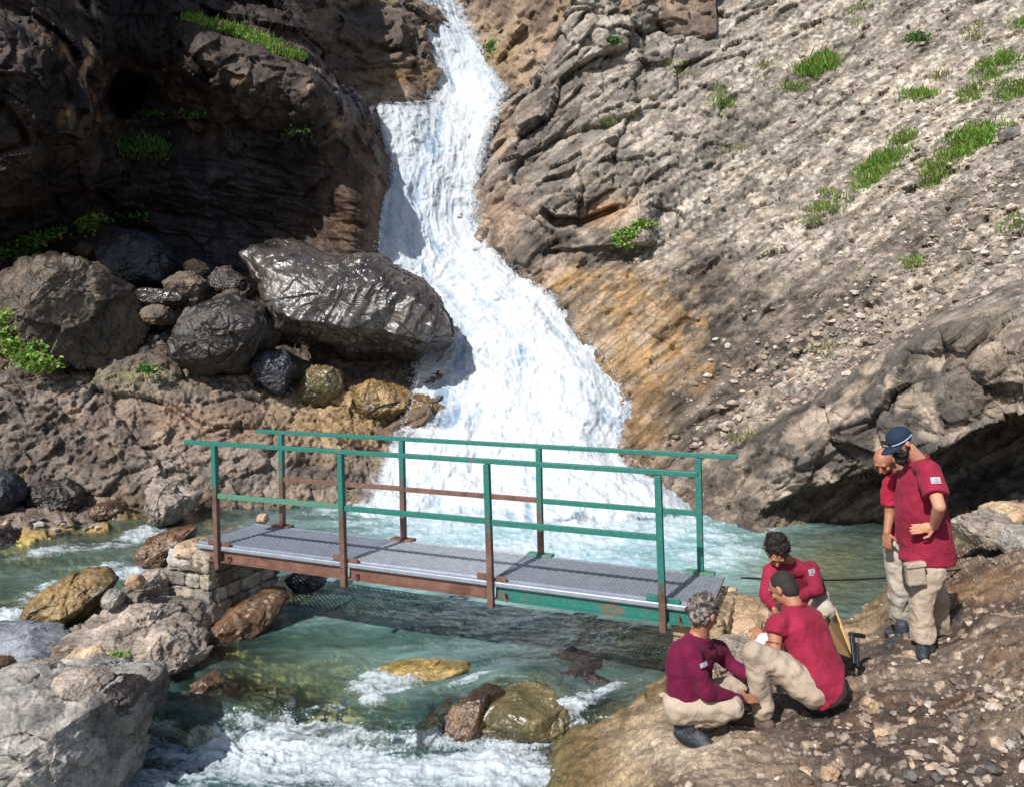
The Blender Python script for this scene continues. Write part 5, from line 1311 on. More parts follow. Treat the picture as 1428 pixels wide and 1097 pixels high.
def ell(bm, c, ax, ay, az, sub=3):
    """ellipsoid with three half-axis vectors"""
    m = Matrix((ax, ay, az)).transposed().to_4x4(); m.translation = c
    bmesh.ops.create_icosphere(bm, subdivisions=sub, radius=1, matrix=m)


def loft(bm, rings, seg=22):
    """rings: (centre, side half-axis, depth half-axis); flat ends so hems and cuffs stay crisp"""
    prev = None
    for c, a, b in rings:
        ring = []
        for k in range(seg):
            t = 2 * math.pi * k / seg; ct, st = math.cos(t), math.sin(t)
            ring.append(bm.verts.new(c + a * math.copysign(abs(ct) ** .85, ct) + b * math.copysign(abs(st) ** .85, st)))
        if prev:
            for k in range(seg): bm.faces.new((prev[k], prev[(k + 1) % seg], ring[(k + 1) % seg], ring[k]))
        else: bm.faces.new(ring[::-1])
        prev = ring
    bm.faces.new(prev)


def torso(bm, stations, side, seg=22):
    """stations: (centre, half width, half depth) from hem to neck"""
    R_ = []
    for i, (c, w, d) in enumerate(stations):
        t = (stations[min(i + 1, len(stations) - 1)][0] - stations[max(i - 1, 0)][0]).normalized()
        s_ = (side - t * side.dot(t)).normalized(); R_.append((c, s_ * w, t.cross(s_) * d))
    loft(bm, R_, seg)


def sleeve(bm, pts, seg=16):
    R_ = []
    for i, (c, r_) in enumerate(pts):
        t = (pts[min(i + 1, len(pts) - 1)][0] - pts[max(i - 1, 0)][0]).normalized()
        a = t.cross(Vector((.2, .3, .9))).normalized() if abs(t.z) < .9 else t.cross(Vector((1, .2, 0))).normalized(); R_.append((c, a * r_, t.cross(a) * r_))
    loft(bm, R_, seg)


def blend(name, bm, mat, parent, vox=.01, sm_it=6, disp=0, dsize=.1, smf=.5):
    bmesh.ops.recalc_face_normals(bm, faces=bm.faces)
    me = bpy.data.meshes.new(name); bm.to_mesh(me); bm.free()
    o = link(name, me, mat, parent)
    r = o.modifiers.new('remesh', 'REMESH'); r.mode = 'VOXEL'; r.voxel_size = vox; r.use_smooth_shade = True
    s = o.modifiers.new('smooth', 'SMOOTH'); s.iterations = sm_it; s.factor = smf
    if disp:
        t = bpy.data.textures.new(name, 'CLOUDS'); t.noise_scale = dsize; t.noise_depth = 1
        d = o.modifiers.new('folds', 'DISPLACE'); d.texture = t; d.strength = disp; d.mid_level = .5; d.texture_coords = 'GLOBAL'
        t = bpy.data.textures.new(name, 'CLOUDS'); t.noise_scale = dsize * .4; t.noise_depth = 1
        d = o.modifiers.new('creases', 'DISPLACE'); d.texture = t; d.strength = disp * .22; d.mid_level = .5; d.texture_coords = 'GLOBAL'
    return o


def frame(f, up):
    f = f.normalized(); r = f.cross(up).normalized(); u = r.cross(f).normalized()
    return f, r, u


def head(bm, c, f, up, k=1.0, beard=False):
    f, r, u = frame(f, up)
    ell(bm, c + u * .025 * k, r * .074 * k, f * .095 * k, u * .085 * k)
    ell(bm, c - u * .035 * k + f * .018 * k, r * .06 * k, f * .075 * k, u * .075 * k)
    ell(bm, c - u * .09 * k + f * .055 * k, r * .026 * k, f * .024 * k, u * .02 * k)      # chin
    cap_(bm, c + f * .088 * k + u * .012 * k, c + f * .108 * k - u * .026 * k, .009 * k, .015 * k)   # nose
    cap_(bm, c + f * .088 * k + u * .028 * k - r * .034 * k, c + f * .088 * k + u * .028 * k + r * .034 * k, .012 * k, .012 * k)  # brow
    cap_(bm, c + f * .083 * k - u * .055 * k - r * .018 * k, c + f * .083 * k - u * .055 * k + r * .018 * k, .010 * k, .010 * k)  # lips
    for s in (-1, 1):
        ell(bm, c + r * s * .076 * k - f * .008 * k, r * .012 * k, f * .019 * k, u * .032 * k, 2)
        ell(bm, c + r * s * .042 * k + f * .066 * k - u * .02 * k, r * .02 * k, f * .02 * k, u * .02 * k, 2)
    return f, r, u


def eyes(parent, c, f, r, u, k=1.0):
    for s in (-1, 1):
        bm = bmesh.new(); ell(bm, c + f * .09 * k + r * s * .031 * k + u * .006 * k, r * .012 * k, f * .006 * k, u * .0055 * k, 2)
        fin('eye', bm, EYE, parent, smooth=True)


def hand(bm, w, d, palm, thumb_side, curl=.6, k=1.0):
    """w wrist, d pointing direction, palm = direction the palm faces; curl in radians per joint"""
    d, sd, n = frame(d, palm)                       # n ~ palm
    n = palm - d * palm.dot(d); n.normalize(); sd = d.cross(n) * thumb_side
    ell(bm, w + d * .048 * k, d * .052 * k, sd * .040 * k, n * .015 * k, 2)
    cap_(bm, w - d * .01, w + d * .03 * k, .024 * k, .022 * k)
    for i, (off, L) in enumerate([(.028, .072), (.010, .080), (-.009, .074), (-.027, .058)]):
        p0 = w + d * .085 * k + sd * off * k
        a = curl * .4; dirv = d
        for j, (fr, rr) in enumerate([(.45, .0092), (.32, .0085), (.23, .0075)]):
            a_ = curl * (.5 + j * .8); dirv = (d * math.cos(a_) + n * math.sin(a_) + sd * off * 1.5).normalized()
            p1 = p0 + dirv * L * fr * k; cap_(bm, p0, p1, rr * k, (rr - .0006) * k, seg=10, rings=3); p0 = p1
    p0 = w + d * .02 * k + sd * .03 * k
    p1 = p0 + (d * .6 + sd * .8 + n * .2).normalized() * .042 * k; p2 = p1 + (d * .85 + sd * .3 + n * .45).normalized() * .034 * k
    cap_(bm, p0, p1, .013 * k, .0105 * k, seg=10, rings=3); cap_(bm, p1, p2, .0105 * k, .009 * k, seg=10, rings=3)


def boot(parent, ankle, toe_dir, mat, k=1.0, up=Vector((0, 0, 1)), drop=.085):
    f, r, u = frame(toe_dir, up)
    g = ankle - u * drop * k
    bm = bmesh.new()
    cap_(bm, ankle + u * .07 * k, ankle - u * .02 * k, .055 * k, .05 * k)
    chain(bm, [(g - f * .055 * k + u * .045 * k, .045 * k), (g + f * .03 * k + u * .045 * k, .047 * k), (g + f * .12 * k + u * .036 * k, .044 * k), (g + f * .165 * k + u * .03 * k, .036 * k)])
    ell(bm, g + f * .05 * k + u * .06 * k, f * .09 * k, r * .04 * k, u * .04 * k, 2)
    b = blend('boot', bm, mat, parent, .009, 3)
    bm = bmesh.new()
    n = 20; top = []; bot = []
    for i in range(n):
        t = 2 * math.pi * i / n; x = math.cos(t); y = math.sin(t)
        w_ = .05 - .008 * (x < 0); cx_ = .055
        q = g + f * (cx_ + x * .152) * k + r * (y * w_) * k
        top.append(bm.verts.new(q + u * .022 * k)); bot.append(bm.verts.new(q - u * .004 * k))
    bm.faces.new(top); bm.faces.new(bot[::-1])
    for i in range(n): bm.faces.new((top[i], bot[i], bot[(i + 1) % n], top[(i + 1) % n]))
    fin('sole', bm, SOLE, b, .004)
    bm = bmesh.new()
    for j in range(4):
        q = g + f * (.035 + j * .022) * k + u * (.094 - j * .009) * k
        bar(bm, q - r * .02 * k, q + r * .02 * k, .006, .006)
    fin('lace', bm, INK, b)
    return b


def hair(parent, c, f, r, u, mat, k=1.0, back=.0, vol=1.0, disp=.03, dsize=.03, extra=()):
    bm = bmesh.new()
    ell(bm, c + u * .042 * k - f * .018 * k, r * .08 * k * vol, f * .09 * k * vol, u * .078 * k * vol)
    ell(bm, c + u * .0 * k - f * (.045 + back) * k, r * .074 * k * vol, f * .06 * k * vol, u * .09 * k * vol)
    for e in extra: ell(bm, c + r * e[0] + f * e[1] + u * e[2], r * e[3], f * e[3], u * e[3], 2)
    o = blend('hair', bm, mat, parent, .007, 1, disp * .6, dsize)
    if disp > .02:                       # loose curls standing off the mass
        bm = bmesh.new(); rr_ = random.Random(5)
        for _ in range(420):
            a = Vector((rr_.gauss(0, 1), rr_.gauss(0, 1), rr_.gauss(0, 1))).normalized()
            if a.dot(f) > .45 and a.dot(u) < .45: continue
            q = c + u * .038 * k - f * .022 * k + (r * a.x * .088 + f * a.y * .098 + u * a.z * .092) * k * vol
            if (q - c).dot(u) < -.07: continue
            n_ = (q - c).normalized(); t_ = n_.cross(Vector((rr_.gauss(0, 1), rr_.gauss(0, 1), rr_.gauss(0, 1)))).normalized(); R_ = rr_.uniform(.006, .014)
            tube(bm, [q + t_ * (math.sin(x) * R_) + n_ * (R_ * (1 - math.cos(x)) - .006) for x in (-.6, .3, 1.2, 2.1)], [.003, .0028, .0022, .001], 4)
        fin('curls', bm, mat, o, smooth=True)
    return o


def badge(parent, c, n, up, w, h):
    n = n.normalized(); s = up.cross(n).normalized(); uu = n.cross(s)
    bm = bmesh.new(); a = c + n * .002
    fr = [[bm.verts.new(a + s * sx * w / 2 + uu * sy * h / 2 + n * (.004 * (1 - abs(sx)))) for sx in (-1, 0, 1)] for sy in (-1, 1)]
    for i in range(2): bm.faces.new((fr[0][i], fr[0][i + 1], fr[1][i + 1], fr[1][i]))
    ex = bmesh.ops.solidify(bm, geom=bm.faces[:], thickness=-.004)
    b = fin('badge', bm, PATCH, parent)
    bm = bmesh.new()
    for t, ww in ((-.22, .6), (.12, .35)): bar(bm, a + uu * h * t - s * w * ww / 2 + n * .0045, a + uu * h * t + s * w * ww / 2 + n * .0045, .002, h * .13, up=uu)
    fin('badge_print', bm, INK, b)


def limb(a, b, t): return a.lerp(b, t)


# ---- 1: bearded man in the cap, standing, facing left, near hand on hip
Yc = 6.15
pr = empty('person', P(1286, 908, 6.13), 'standing bearded man in navy cap and crimson polo with hand on hip', 'person')
hc = P(1256, 617, 6.12); f, r, u = frame(Vector((-1, -.12, -.62)), Vector((0, 0, 1)))
neck = P(1279, 641, 6.16); shN = P(1294, 655, 5.98); shF = P(1276, 655, 6.38); elb = P(1310, 706, 5.76); wr = P(1302, 734, 5.92)
chest = P(1284, 672, 6.17); belly = P(1286, 715, 6.17); hip = P(1292, 768, 6.17)
bm = bmesh.new(); head(bm, hc, f, u)
cap_(bm, hc - u * .06 - f * .02, neck + Vector((.02, 0, -.02)), .058, .064)
ual = limb(shN, elb, .45)
chain(bm, [(neck, .06), (chest, .09), (hip, .09)]); chain(bm, [(chest + Vector((0, 0, .05)), .05), (shN, .05), (ual, .05), (elb, .044), (limb(elb, wr, .4), .042), (wr, .029)])
elbF = shF + Vector((.0, .08, -.28)); chain(bm, [(chest + Vector((0, 0, .05)), .05), (shF, .05), (elbF, .042), (elbF + Vector((-.10, -.10, -.12)), .034)])
hand(bm, wr, Vector((-.85, .12, -.15)), Vector((.1, .95, -.1)), 1, .35, 1.05)
body = blend('body', bm, SK, pr, .0055, 4)
eyes(body, hc, f, r, u)
# far arm hanging in front of the belly side
bm = bmesh.new()
torso(bm, [(hip + Vector((.0, 0, -.075)), .20, .205), (hip + Vector((.0, 0, .03)), .20, .195), (belly + Vector((-.012, 0, 0)), .195, .182), (limb(belly, chest, .6), .20, .168), (chest + Vector((.01, 0, .02)), .205, .15), (neck + Vector((.04, 0, -.05)), .15, .10), (neck + Vector((.025, 0, 0)), .075, .072)], Vector((0, 1, 0)))
cap_(bm, shN + Vector((0, .05, -.005)), shF - Vector((0, .05, .005)), .082, .082)
sleeve(bm, [(shN + Vector((-.01, .03, .03)), .06), (shN, .088), (limb(shN, elb, .35), .088), (limb(shN, elb, .72), .084)]); sleeve(bm, [(shF, .085), (shF + Vector((-.02, .06, -.19)), .072)])
shirt = blend('shirt', bm, CR, pr, .010, 3, .028, .13)
bm = bmesh.new(); 
for k in range(14):
    t = 2 * math.pi * k / 14; t2 = 2 * math.pi * (k + 1) / 14
    cN = neck + Vector((.005, 0, -.015)); rr = .078
    pa = cN + Vector((math.cos(t) * rr, math.sin(t) * rr, .01 + .02 * math.cos(t))); pb = cN + Vector((math.cos(t2) * rr, math.sin(t2) * rr, .01 + .02 * math.cos(t2)))
    bar(bm, pa, pb, .014, .05)
fin('collar', bm, CR, shirt, .004)
nb_ = Vector((-.2, -.8, .5)).normalized(); badge(shirt, limb(shN, elb, .42) + nb_ * .096, nb_, (shN - elb).normalized(), .068, .05)
kn = P(1284, 835, 6.06); an = P(1287, 888, 6.08); kf = P(1306, 830, 6.32); af = P(1308, 878, 6.42)
bm = bmesh.new()
cap_(bm, hip + Vector((.0, -.05, -.02)), hip + Vector((0, .06, -.02)), .135, .135)
sleeve(bm, [(hip + Vector((-.01, -.085, .02)), .115), (hip + Vector((-.01, -.085, -.12)), .112), (limb(hip + Vector((0, -.09, -.07)), kn, .55), .10), (kn, .088), (limb(kn, an, .5), .08), (an + Vector((0, 0, -.02)), .088)])
sleeve(bm, [(hip + Vector((.02, .09, .02)), .11), (hip + Vector((.02, .09, -.12)), .108), (limb(hip + Vector((0, .1, -.07)), kf, .55), .1), (kf, .085), (af, .082)])
tr = blend('trousers', bm, TR, pr, .010, 3, .035, .10)
bm = bmesh.new(); pk = P(1273, 795, 6.0); quad = [pk + Vector((-.03, -.065, .05)), pk + Vector((.09, -.085, .05)), pk + Vector((.09, -.09, -.12)), pk + Vector((-.03, -.075, -.12))]
bm.free()
for (c0, sx_) in ((P(1281, 800, 5.93), 1),):
    bm = bmesh.new(); bar(bm, c0 + Vector((-.02, .03, .07)), c0 + Vector((.0, .03, -.09)), .14, .06, up=Vector((0, 1, 0)))
    pk_ = fin('cargo_pocket', bm, TR, tr, .014)
    bm = bmesh.new(); bar(bm, c0 + Vector((-.02, .026, .085)), c0 + Vector((-.015, .022, .045)), .15, .07, up=Vector((0, 1, 0))); fin('pocket_flap', bm, TR, tr, .01)
boot(pr, P(1286, 893, 6.1), Vector((-.35, -.75, -.05)), BT); boot(pr, P(1309, 880, 6.44), Vector((-.6, -.3, 0)), BT)
bm = bmesh.new(); b0 = hc - u * .055 + f * .035
ell(bm, b0, r * .066, f * .068, u * .062); ell(bm, b0 - u * .055 + f * .03, r * .045, f * .045, u * .045); ell(bm, hc - u * .02 - f * .01, r * .078, f * .03, u * .045)
blend('beard', bm, HD, pr, .007, 2, .02, .02)
bm = bmesh.new()
ell(bm, hc + u * .048 - f * .006, r * .086, f * .104, u * .08)
capo = blend('cap', bm, NAVY, pr, .008, 4)
bm = bmesh.new(); base = hc + u * .038
n = 12; up_, lo_ = [], []
for i in range(n + 1):
    t = -1.15 + 2.3 * i / n
    for rad, L in ((0, up_),): pass
rows = []
for j in range(5):
    row = []
    for i in range(n + 1):
        t = -1.2 + 2.4 * i / n; rad = .085 + j * .024 * (math.cos(t * .75))
        row.append(base + f * math.cos(t) * rad + r * math.sin(t) * .083 + u * (.004 - .010 * j * .8 - .01 * abs(math.sin(t)) * j * .5))
    rows.append(row)
vv = [[bm.verts.new(q) for q in row] for row in rows]; v2 = [[bm.verts.new(q - u * .006) for q in row] for row in rows]
for j in range(4):
    for i in range(n):
        bm.faces.new((vv[j][i], vv[j][i + 1], vv[j + 1][i + 1], vv[j + 1][i])); bm.faces.new((v2[j][i], v2[j + 1][i], v2[j + 1][i + 1], v2[j][i + 1]))
for i in range(n): bm.faces.new((vv[4][i], vv[4][i + 1], v2[4][i + 1], v2[4][i])); bm.faces.new((vv[0][i + 1], vv[0][i], v2[0][i], v2[0][i + 1]))
for j in range(4): bm.faces.new((vv[j][0], vv[j + 1][0], v2[j + 1][0], v2[j][0])); bm.faces.new((vv[j + 1][n], vv[j][n], v2[j][n], v2[j + 1][n]))
fin('visor', bm, NAVY, capo, smooth=True)
bm = bmesh.new(); tube(bm, [hc + u * .036 + f * math.cos(t) * .108 + r * math.sin(t) * .09 for t in np.linspace(-2.4, .9, 18)], .005, 6); fin('sunglasses_strap', bm, mat_plain('pale strap', lin('#8fa3b8')), capo)
for s in (-1, 1):
    bm = bmesh.new(); ell(bm, hc + u * .062 + f * .1 + r * .035 * s, r * .03, f * .012, u * .02, 2); fin('sunglass_lens', bm, MBlk, capo, smooth=True)

# ---- 2: bald man behind him
pr = empty('person', P(1255, 880, 6.62), 'bald man in faded red polo and pale trousers standing behind the capped man', 'person')
hc = P(1233, 642, 6.52); f, r, u = frame(Vector((-.62, -.62, -.62)), Vector((0, 0, 1)))
neck = P(1254, 658, 6.58); chest = P(1256, 685, 6.6); hip = P(1256, 752, 6.62)
bm = bmesh.new(); head(bm, hc, f, u); cap_(bm, hc - u * .06 - f * .02, neck, .056, .06)
shL = P(1244, 672, 6.45); elbL = P(1241, 715, 6.45); wrL = P(1237, 742, 6.4)
chain(bm, [(neck, .055), (chest, .08), (hip, .08)]); chain(bm, [(chest, .05), (shL, .046), (limb(shL, elbL, .5), .046), (elbL, .04), (wrL, .028)]); hand(bm, wrL, Vector((-.05, -.05, -1)), Vector((.6, .6, 0)), 1, .5)
body = blend('body', bm, SKT, pr, .0055, 4); eyes(body, hc, f, r, u)
bm = bmesh.new()
torso(bm, [(hip + Vector((0, 0, .03)), .155, .125), (limb(chest, hip, .6), .16, .125), (chest, .18, .13), (neck + Vector((.01, .02, -.05)), .13, .09), (neck, .07, .068)], Vector((.6, .8, 0)))
cap_(bm, shL, P(1275, 668, 6.75), .07, .08); sleeve(bm, [(shL + Vector((0, 0, .03)), .055), (shL, .075), (limb(shL, elbL, .75), .068)])
shirt = blend('shirt', bm, CB, pr, .010, 3, .028, .12)
bm = bmesh.new(); c0 = neck + Vector((-.02, -.03, -.02))
for k in range(14):
    t = 2 * math.pi * k / 14; t2 = 2 * math.pi * (k + 1) / 14
    bar(bm, c0 + Vector((math.cos(t) * .076, math.sin(t) * .076, .012 * math.cos(t))), c0 + Vector((math.cos(t2) * .076, math.sin(t2) * .076, .012 * math.cos(t2))), .014, .045)
fin('collar', bm, CB, shirt, .004)
bm = bmesh.new(); kn = P(1254, 815, 6.56); an = P(1257, 868, 6.66); k2 = P(1266, 815, 6.8); a2 = P(1262, 862, 6.86)
cap_(bm, hip + Vector((-.05, -.05, -.02)), hip + Vector((.07, .07, -.02)), .108, .11)
sleeve(bm, [(hip + Vector((-.05, -.05, .02)), .11), (hip + Vector((-.05, -.05, -.08)), .11), (kn, .084), (an, .08)]); sleeve(bm, [(hip + Vector((.08, .08, -.02)), .105), (k2, .08), (a2, .075)])
blend('trousers', bm, TG, pr, .010, 3, .035, .10)
boot(pr, P(1258, 885, 6.5), Vector((-.85, -.5, -.02)), BT, 1.05); boot(pr, P(1258, 868, 6.86), Vector((-.8, -.35, 0)), BT)
bm = bmesh.new(); ell(bm, hc - f * .045 + u * .005, r * .076, f * .056, u * .075); blend('hair', bm, RAZ, pr, .008, 3)
bm = bmesh.new(); ell(bm, hc - u * .075 + f * .05, r * .045, f * .042, u * .036); ell(bm, hc - u * .05 + f * .03, r * .062, f * .04, u * .03); blend('beard', bm, HD, pr, .007, 2, .01, .02)

# ---- 3: woman bending over at the back
pr = empty('person', P(1110, 890, 6.2), 'dark curly haired woman in crimson long sleeved top bending over at the water side', 'person')
hc = P(1083, 768, 5.95); f, r, u = frame(Vector((-.15, -.75, -.85)), Vector((0, -.3, 1)))
neck = P(1098, 782, 6.08); chest = P(1105, 805, 6.15); hip = P(1125, 838, 6.35)
shR = P(1076, 795, 6.02); shL = P(1130, 792, 6.1); eR = P(1068, 828, 5.95); wR = P(1080, 848, 5.8); eL = P(1138, 822, 5.95); wL = P(1100, 838, 5.75)
bm = bmesh.new(); head(bm, hc, f, u, .95); cap_(bm, hc - u * .05 - f * .02, neck, .048, .054)
hand(bm, wR, Vector((.1, -.6, -.5)), Vector((.7, 0, -.3)), -1, .7, .92); hand(bm, wL, Vector((-.7, -.4, -.2)), Vector((0, .2, -1)), 1, .7, .92)
chain(bm, [(neck, .05), (chest, .07), (shR, .045), (eR, .036), (limb(eR, wR, .7), .028), (wR, .024)]); chain(bm, [(chest, .05), (shL, .045), (eL, .036), (limb(eL, wL, .7), .028), (wL, .024)])
body = blend('body', bm, SKT, pr, .0055, 4); eyes(body, hc, f, r, u, .95)
bm = bmesh.new()
torso(bm, [(hip + Vector((0, 0, -.02)), .17, .12), (limb(hip, chest, .5), .165, .115), (chest, .175, .11), (neck + Vector((0, .02, -.04)), .13, .085), (neck + Vector((0, 0, .01)), .062, .06)], Vector((1, 0, 0)))
cap_(bm, shR, shL, .066, .066)
chain(bm, [(shR, .068), (eR, .052), (limb(eR, wR, .85), .038)]); chain(bm, [(shL, .068), (eL, .054), (limb(eL, wL, .85), .038)])
shirt = blend('shirt', bm, CR, pr, .010, 3, .03, .11)
badge(shirt, P(1132, 797, 5.985), Vector((.25, -1, .1)), Vector((-.15, 0, 1)), .055, .05)
bm = bmesh.new()
k1 = P(1150, 850, 6.0); a1 = P(1145, 905, 6.3); k2 = P(1095, 868, 5.95); a2 = P(1105, 905, 6.3)
cap_(bm, hip + Vector((-.07, 0, 0)), hip + Vector((.07, 0, 0)), .125, .125); chain(bm, [(hip + Vector((.07, 0, -.02)), .11), (k1, .078), (a1, .065)]); chain(bm, [(hip + Vector((-.07, 0, -.02)), .11), (k2, .078), (a2, .065)])
blend('trousers', bm, TG, pr, .010, 3, .03, .09)
boot(pr, a1 + Vector((0, 0, -.03)), Vector((.1, -1, 0)), BT, .9); boot(pr, a2 + Vector((0, 0, -.03)), Vector((-.1, -1, 0)), BT, .9)
hair(pr, hc, f, r, u, HD, 1.0, .0, 1.06, .045, .03, extra=[(0, -.05, .10, .055), (.05, -.02, .08, .04), (-.05, 0, .08, .04), (.03, -.10, .02, .045)])
bm = bmesh.new(); chain(bm, [(P(1139, 806, 6.28), .045), (P(1143, 822, 6.3), .05)]); o = blend('backpack', bm, MBlk, pr, .01, 3)

# ---- 4: man crouching with his back to us
pr = empty('person', P(1100, 1005, 5.3), 'crouching man in crimson polo seen from behind, holding a white rag', 'person')
hc = P(1093, 820, 5.52); f, r, u = frame(Vector((-.62, .70, -.62)), Vector((0, 0, 1)))
neck = P(1107, 842, 5.46); shL = P(1083, 868, 5.34); shR = P(1133, 862, 5.62); mid = P(1127, 895, 5.4); hip = P(1148, 948, 5.28)
eL = P(1080, 905, 5.28); wL = P(1066, 893, 5.45)
bm = bmesh.new(); head(bm, hc, f, u); cap_(bm, hc - u * .06 - f * .02, neck, .055, .06)
chain(bm, [(neck, .055), (mid, .08), (hip, .08)]); chain(bm, [(limb(neck, mid, .4), .05), (shL, .048), (limb(shL, eL, .5), .048), (eL, .043), (wL, .03)]); hand(bm, wL, Vector((-.25, .6, .35)), Vector((.2, .3, -.8)), 1, .7)
wR = P(1095, 878, 5.85); chain(bm, [(limb(neck, mid, .4), .05), (shR, .048), (P(1130, 890, 5.8), .042), (wR, .03)]); hand(bm, wR, Vector((-.9, .2, .1)), Vector((0, .3, -1)), 1, .7)
w2 = P(1075, 845, 5.7)
body = blend('body', bm, SKT, pr, .0055, 4); eyes(body, hc, f, r, u)
hair(pr, hc, f, r, u, HS, 1.0, 0, 1.0, .008, .02)
bm = bmesh.new()
ax = (shR - shL).normalized()
torso(bm, [(hip + Vector((.035, 0, -.03)), .20, .15), (hip, .195, .145), (limb(mid, hip, .5), .19, .135), (mid, .195, .135), (limb(neck, mid, .45), .205, .12), (limb(neck, mid, .1) + Vector((0, 0, -.02)), .14, .09), (neck, .072, .07)], ax)
cap_(bm, shL + Vector((.02, 0, 0)), shR, .072, .075); sleeve(bm, [(shL + Vector((.02, .02, .02)), .06), (shL + Vector((.01, 0, 0)), .078), (limb(shL, eL, .4), .075), (limb(shL, eL, .78), .07)]); sleeve(bm, [(shR, .075), (P(1133, 890, 5.75), .066)])
shirt = blend('shirt', bm, CR, pr, .010, 3, .028, .13)
bm = bmesh.new(); c0 = neck + Vector((0, 0, -.01))
for k in range(14):
    t = 2 * math.pi * k / 14; t2 = 2 * math.pi * (k + 1) / 14
    bar(bm, c0 + Vector((math.cos(t) * .074, math.sin(t) * .074, -.012 + .02 * math.cos(t - 5.4))), c0 + Vector((math.cos(t2) * .074, math.sin(t2) * .074, -.012 + .02 * math.cos(t2 - 5.4))), .014, .045)
fin('collar', bm, CR, shirt, .004)
hp = P(1146, 958, 5.28); kL = P(1052, 910, 5.22); aL = P(1063, 990, 5.26); kR = P(1120, 950, 5.75); aR = P(1136, 985, 5.45)
bm = bmesh.new()
cap_(bm, hp - ax * .06, hp + ax * .07, .12, .12)
chain(bm, [(hp - ax * .09 + Vector((-.02, 0, 0)), .122), (limb(hp, kL, .55), .105), (kL, .075)]); chain(bm, [(kL, .076), (limb(kL, aL, .35), .078), (limb(kL, aL, .8), .07), (aL, .072)])
chain(bm, [(hp + ax * .08, .115), (kR, .078), (aR + Vector((0, .06, .03)), .06)])
blend('trousers', bm, TR, pr, .010, 3, .035, .10)
boot(pr, P(1060, 1000, 5.27), Vector((-.75, .55, -.1)), BTB, .98); boot(pr, P(1140, 982, 5.42), Vector((-.3, .9, -.35)), BT, .98)
bm = bmesh.new(); ell(bm, wL + Vector((-.01, -.03, .0)), Vector((.062, 0, .02)), Vector((0, .06, 0)), Vector((-.01, 0, .058))); ell(bm, wL + Vector((.02, -.02, -.05)), Vector((.03, 0, 0)), Vector((0, .03, 0)), Vector((0, 0, .04)))
o = blend('rag', bm, WH, None, .007, 2, .03, .04); tag(o, 'white rag wrapped round the hand of the man with his back to us', 'rag')

# ---- 5: grey haired man squatting at left
pr = empty('person', P(975, 1035, 5.2), 'grey curly haired man squatting in maroon sweater and khaki trousers', 'person')
hc = P(982, 856, 5.22); f, r, u = frame(Vector((.78, .58, -.45)), Vector((0, 0, 1)))
neck = P(972, 886, 5.2); shN = P(962, 912, 5.06); shF = P(1000, 905, 5.42); mid = P(960, 925, 5.2); hip = P(962, 975, 5.2)
eN = P(984, 962, 5.0); wN = P(1034, 976, 5.1); eF = P(1018, 925, 5.42); wF = P(1044, 940, 5.3)
bm = bmesh.new(); head(bm, hc, f, u); cap_(bm, hc - u * .06 - f * .02, neck + Vector((.02, .02, -.02)), .055, .06)
hand(bm, wN + Vector((.02, .02, 0)), Vector((.85, .4, -.15)), Vector((0, .5, -.8)), 1, .6); hand(bm, wF, Vector((.85, .1, -.3)), Vector((0, -.6, -.6)), -1, .6)
chain(bm, [(neck, .055), (mid, .07), (shN, .05), (eN, .036), (limb(eN, wN, .7), .03), (wN + Vector((.02, .02, 0)), .026)]); chain(bm, [(mid, .05), (shF, .048), (eF, .036), (limb(eF, wF, .7), .03), (wF, .026)])
body = blend('body', bm, SKT, pr, .0055, 4); eyes(body, hc, f, r, u)
ax = (shF - shN).normalized()
bm = bmesh.new()
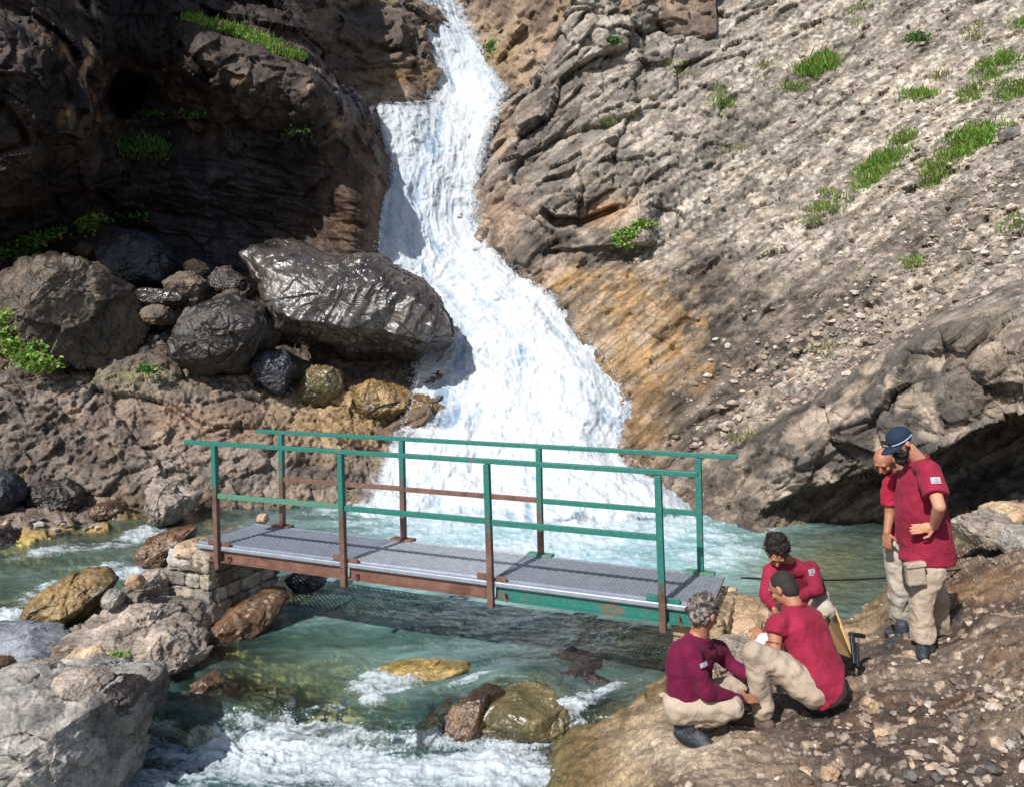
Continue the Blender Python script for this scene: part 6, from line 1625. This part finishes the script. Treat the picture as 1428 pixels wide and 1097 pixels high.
torso(bm, [(hip + Vector((0, 0, -.03)), .185, .142), (hip + Vector((0, 0, .05)), .19, .142), (limb(mid, hip, .45), .195, .135), (mid + Vector((0, 0, 0)), .20, .135), (limb(neck, mid, .5), .20, .12), (limb(neck, mid, .12) + Vector((0, 0, -.03)), .14, .095), (neck + Vector((.01, .01, 0)), .074, .072)], ax)
cap_(bm, shN, shF, .075, .072)
chain(bm, [(shN, .078), (limb(shN, eN, .5), .066), (eN, .058), (limb(eN, wN, .5), .05), (limb(eN, wN, .93), .04)]); chain(bm, [(shF, .07), (eF, .054), (limb(eF, wF, .9), .038)])
shirt = blend('sweater', bm, CM, pr, .010, 3, .032, .12)
bm = bmesh.new(); c0 = neck + Vector((.015, .01, -.03))
for k in range(14):
    t = 2 * math.pi * k / 14; t2 = 2 * math.pi * (k + 1) / 14
    bar(bm, c0 + Vector((math.cos(t) * .078, math.sin(t) * .078, -.025 * math.cos(t - .7))), c0 + Vector((math.cos(t2) * .078, math.sin(t2) * .078, -.025 * math.cos(t2 - .7))), .014, .05)
fin('collar', bm, CM, shirt, .004)
badge(shirt, P(981, 926, 4.965), Vector((.35, -1, .15)), Vector((-.25, 0, 1)), .052, .03)
kN = P(1022, 985, 5.05); aN = P(961, 1002, 5.12); kF = P(1028, 955, 5.42); aF = P(1000, 1000, 5.5); hp = P(957, 981, 5.2)
bm = bmesh.new()
cap_(bm, hp - ax * .06, hp + ax * .06, .115, .115)
chain(bm, [(hp - ax * .09, .118), (limb(hp, kN, .55) - ax * .05, .098), (kN, .074)]); chain(bm, [(kN, .072), (limb(kN, aN, .5) + Vector((0, 0, -.02)), .07), (aN + Vector((.03, 0, .0)), .06)])
chain(bm, [(hp + ax * .09, .115), (kF, .075)]); chain(bm, [(kF, .07), (aF, .06)])
blend('trousers', bm, TR, pr, .010, 3, .035, .10)
boot(pr, P(962, 1014, 5.13), Vector((.72, -.6, -.16)), BT, 1.08); boot(pr, aF + Vector((0, 0, -.02)), Vector((.8, .2, 0)), BT, 1)
hair(pr, hc, f, r, u, HG, 1.0, .0, 1.08, .05, .028, extra=[(.02, -.06, .09, .045), (-.03, -.1, .0, .045), (.02, -.1, -.04, .04), (0, -.02, .11, .04), (.03, .03, .09, .035)])
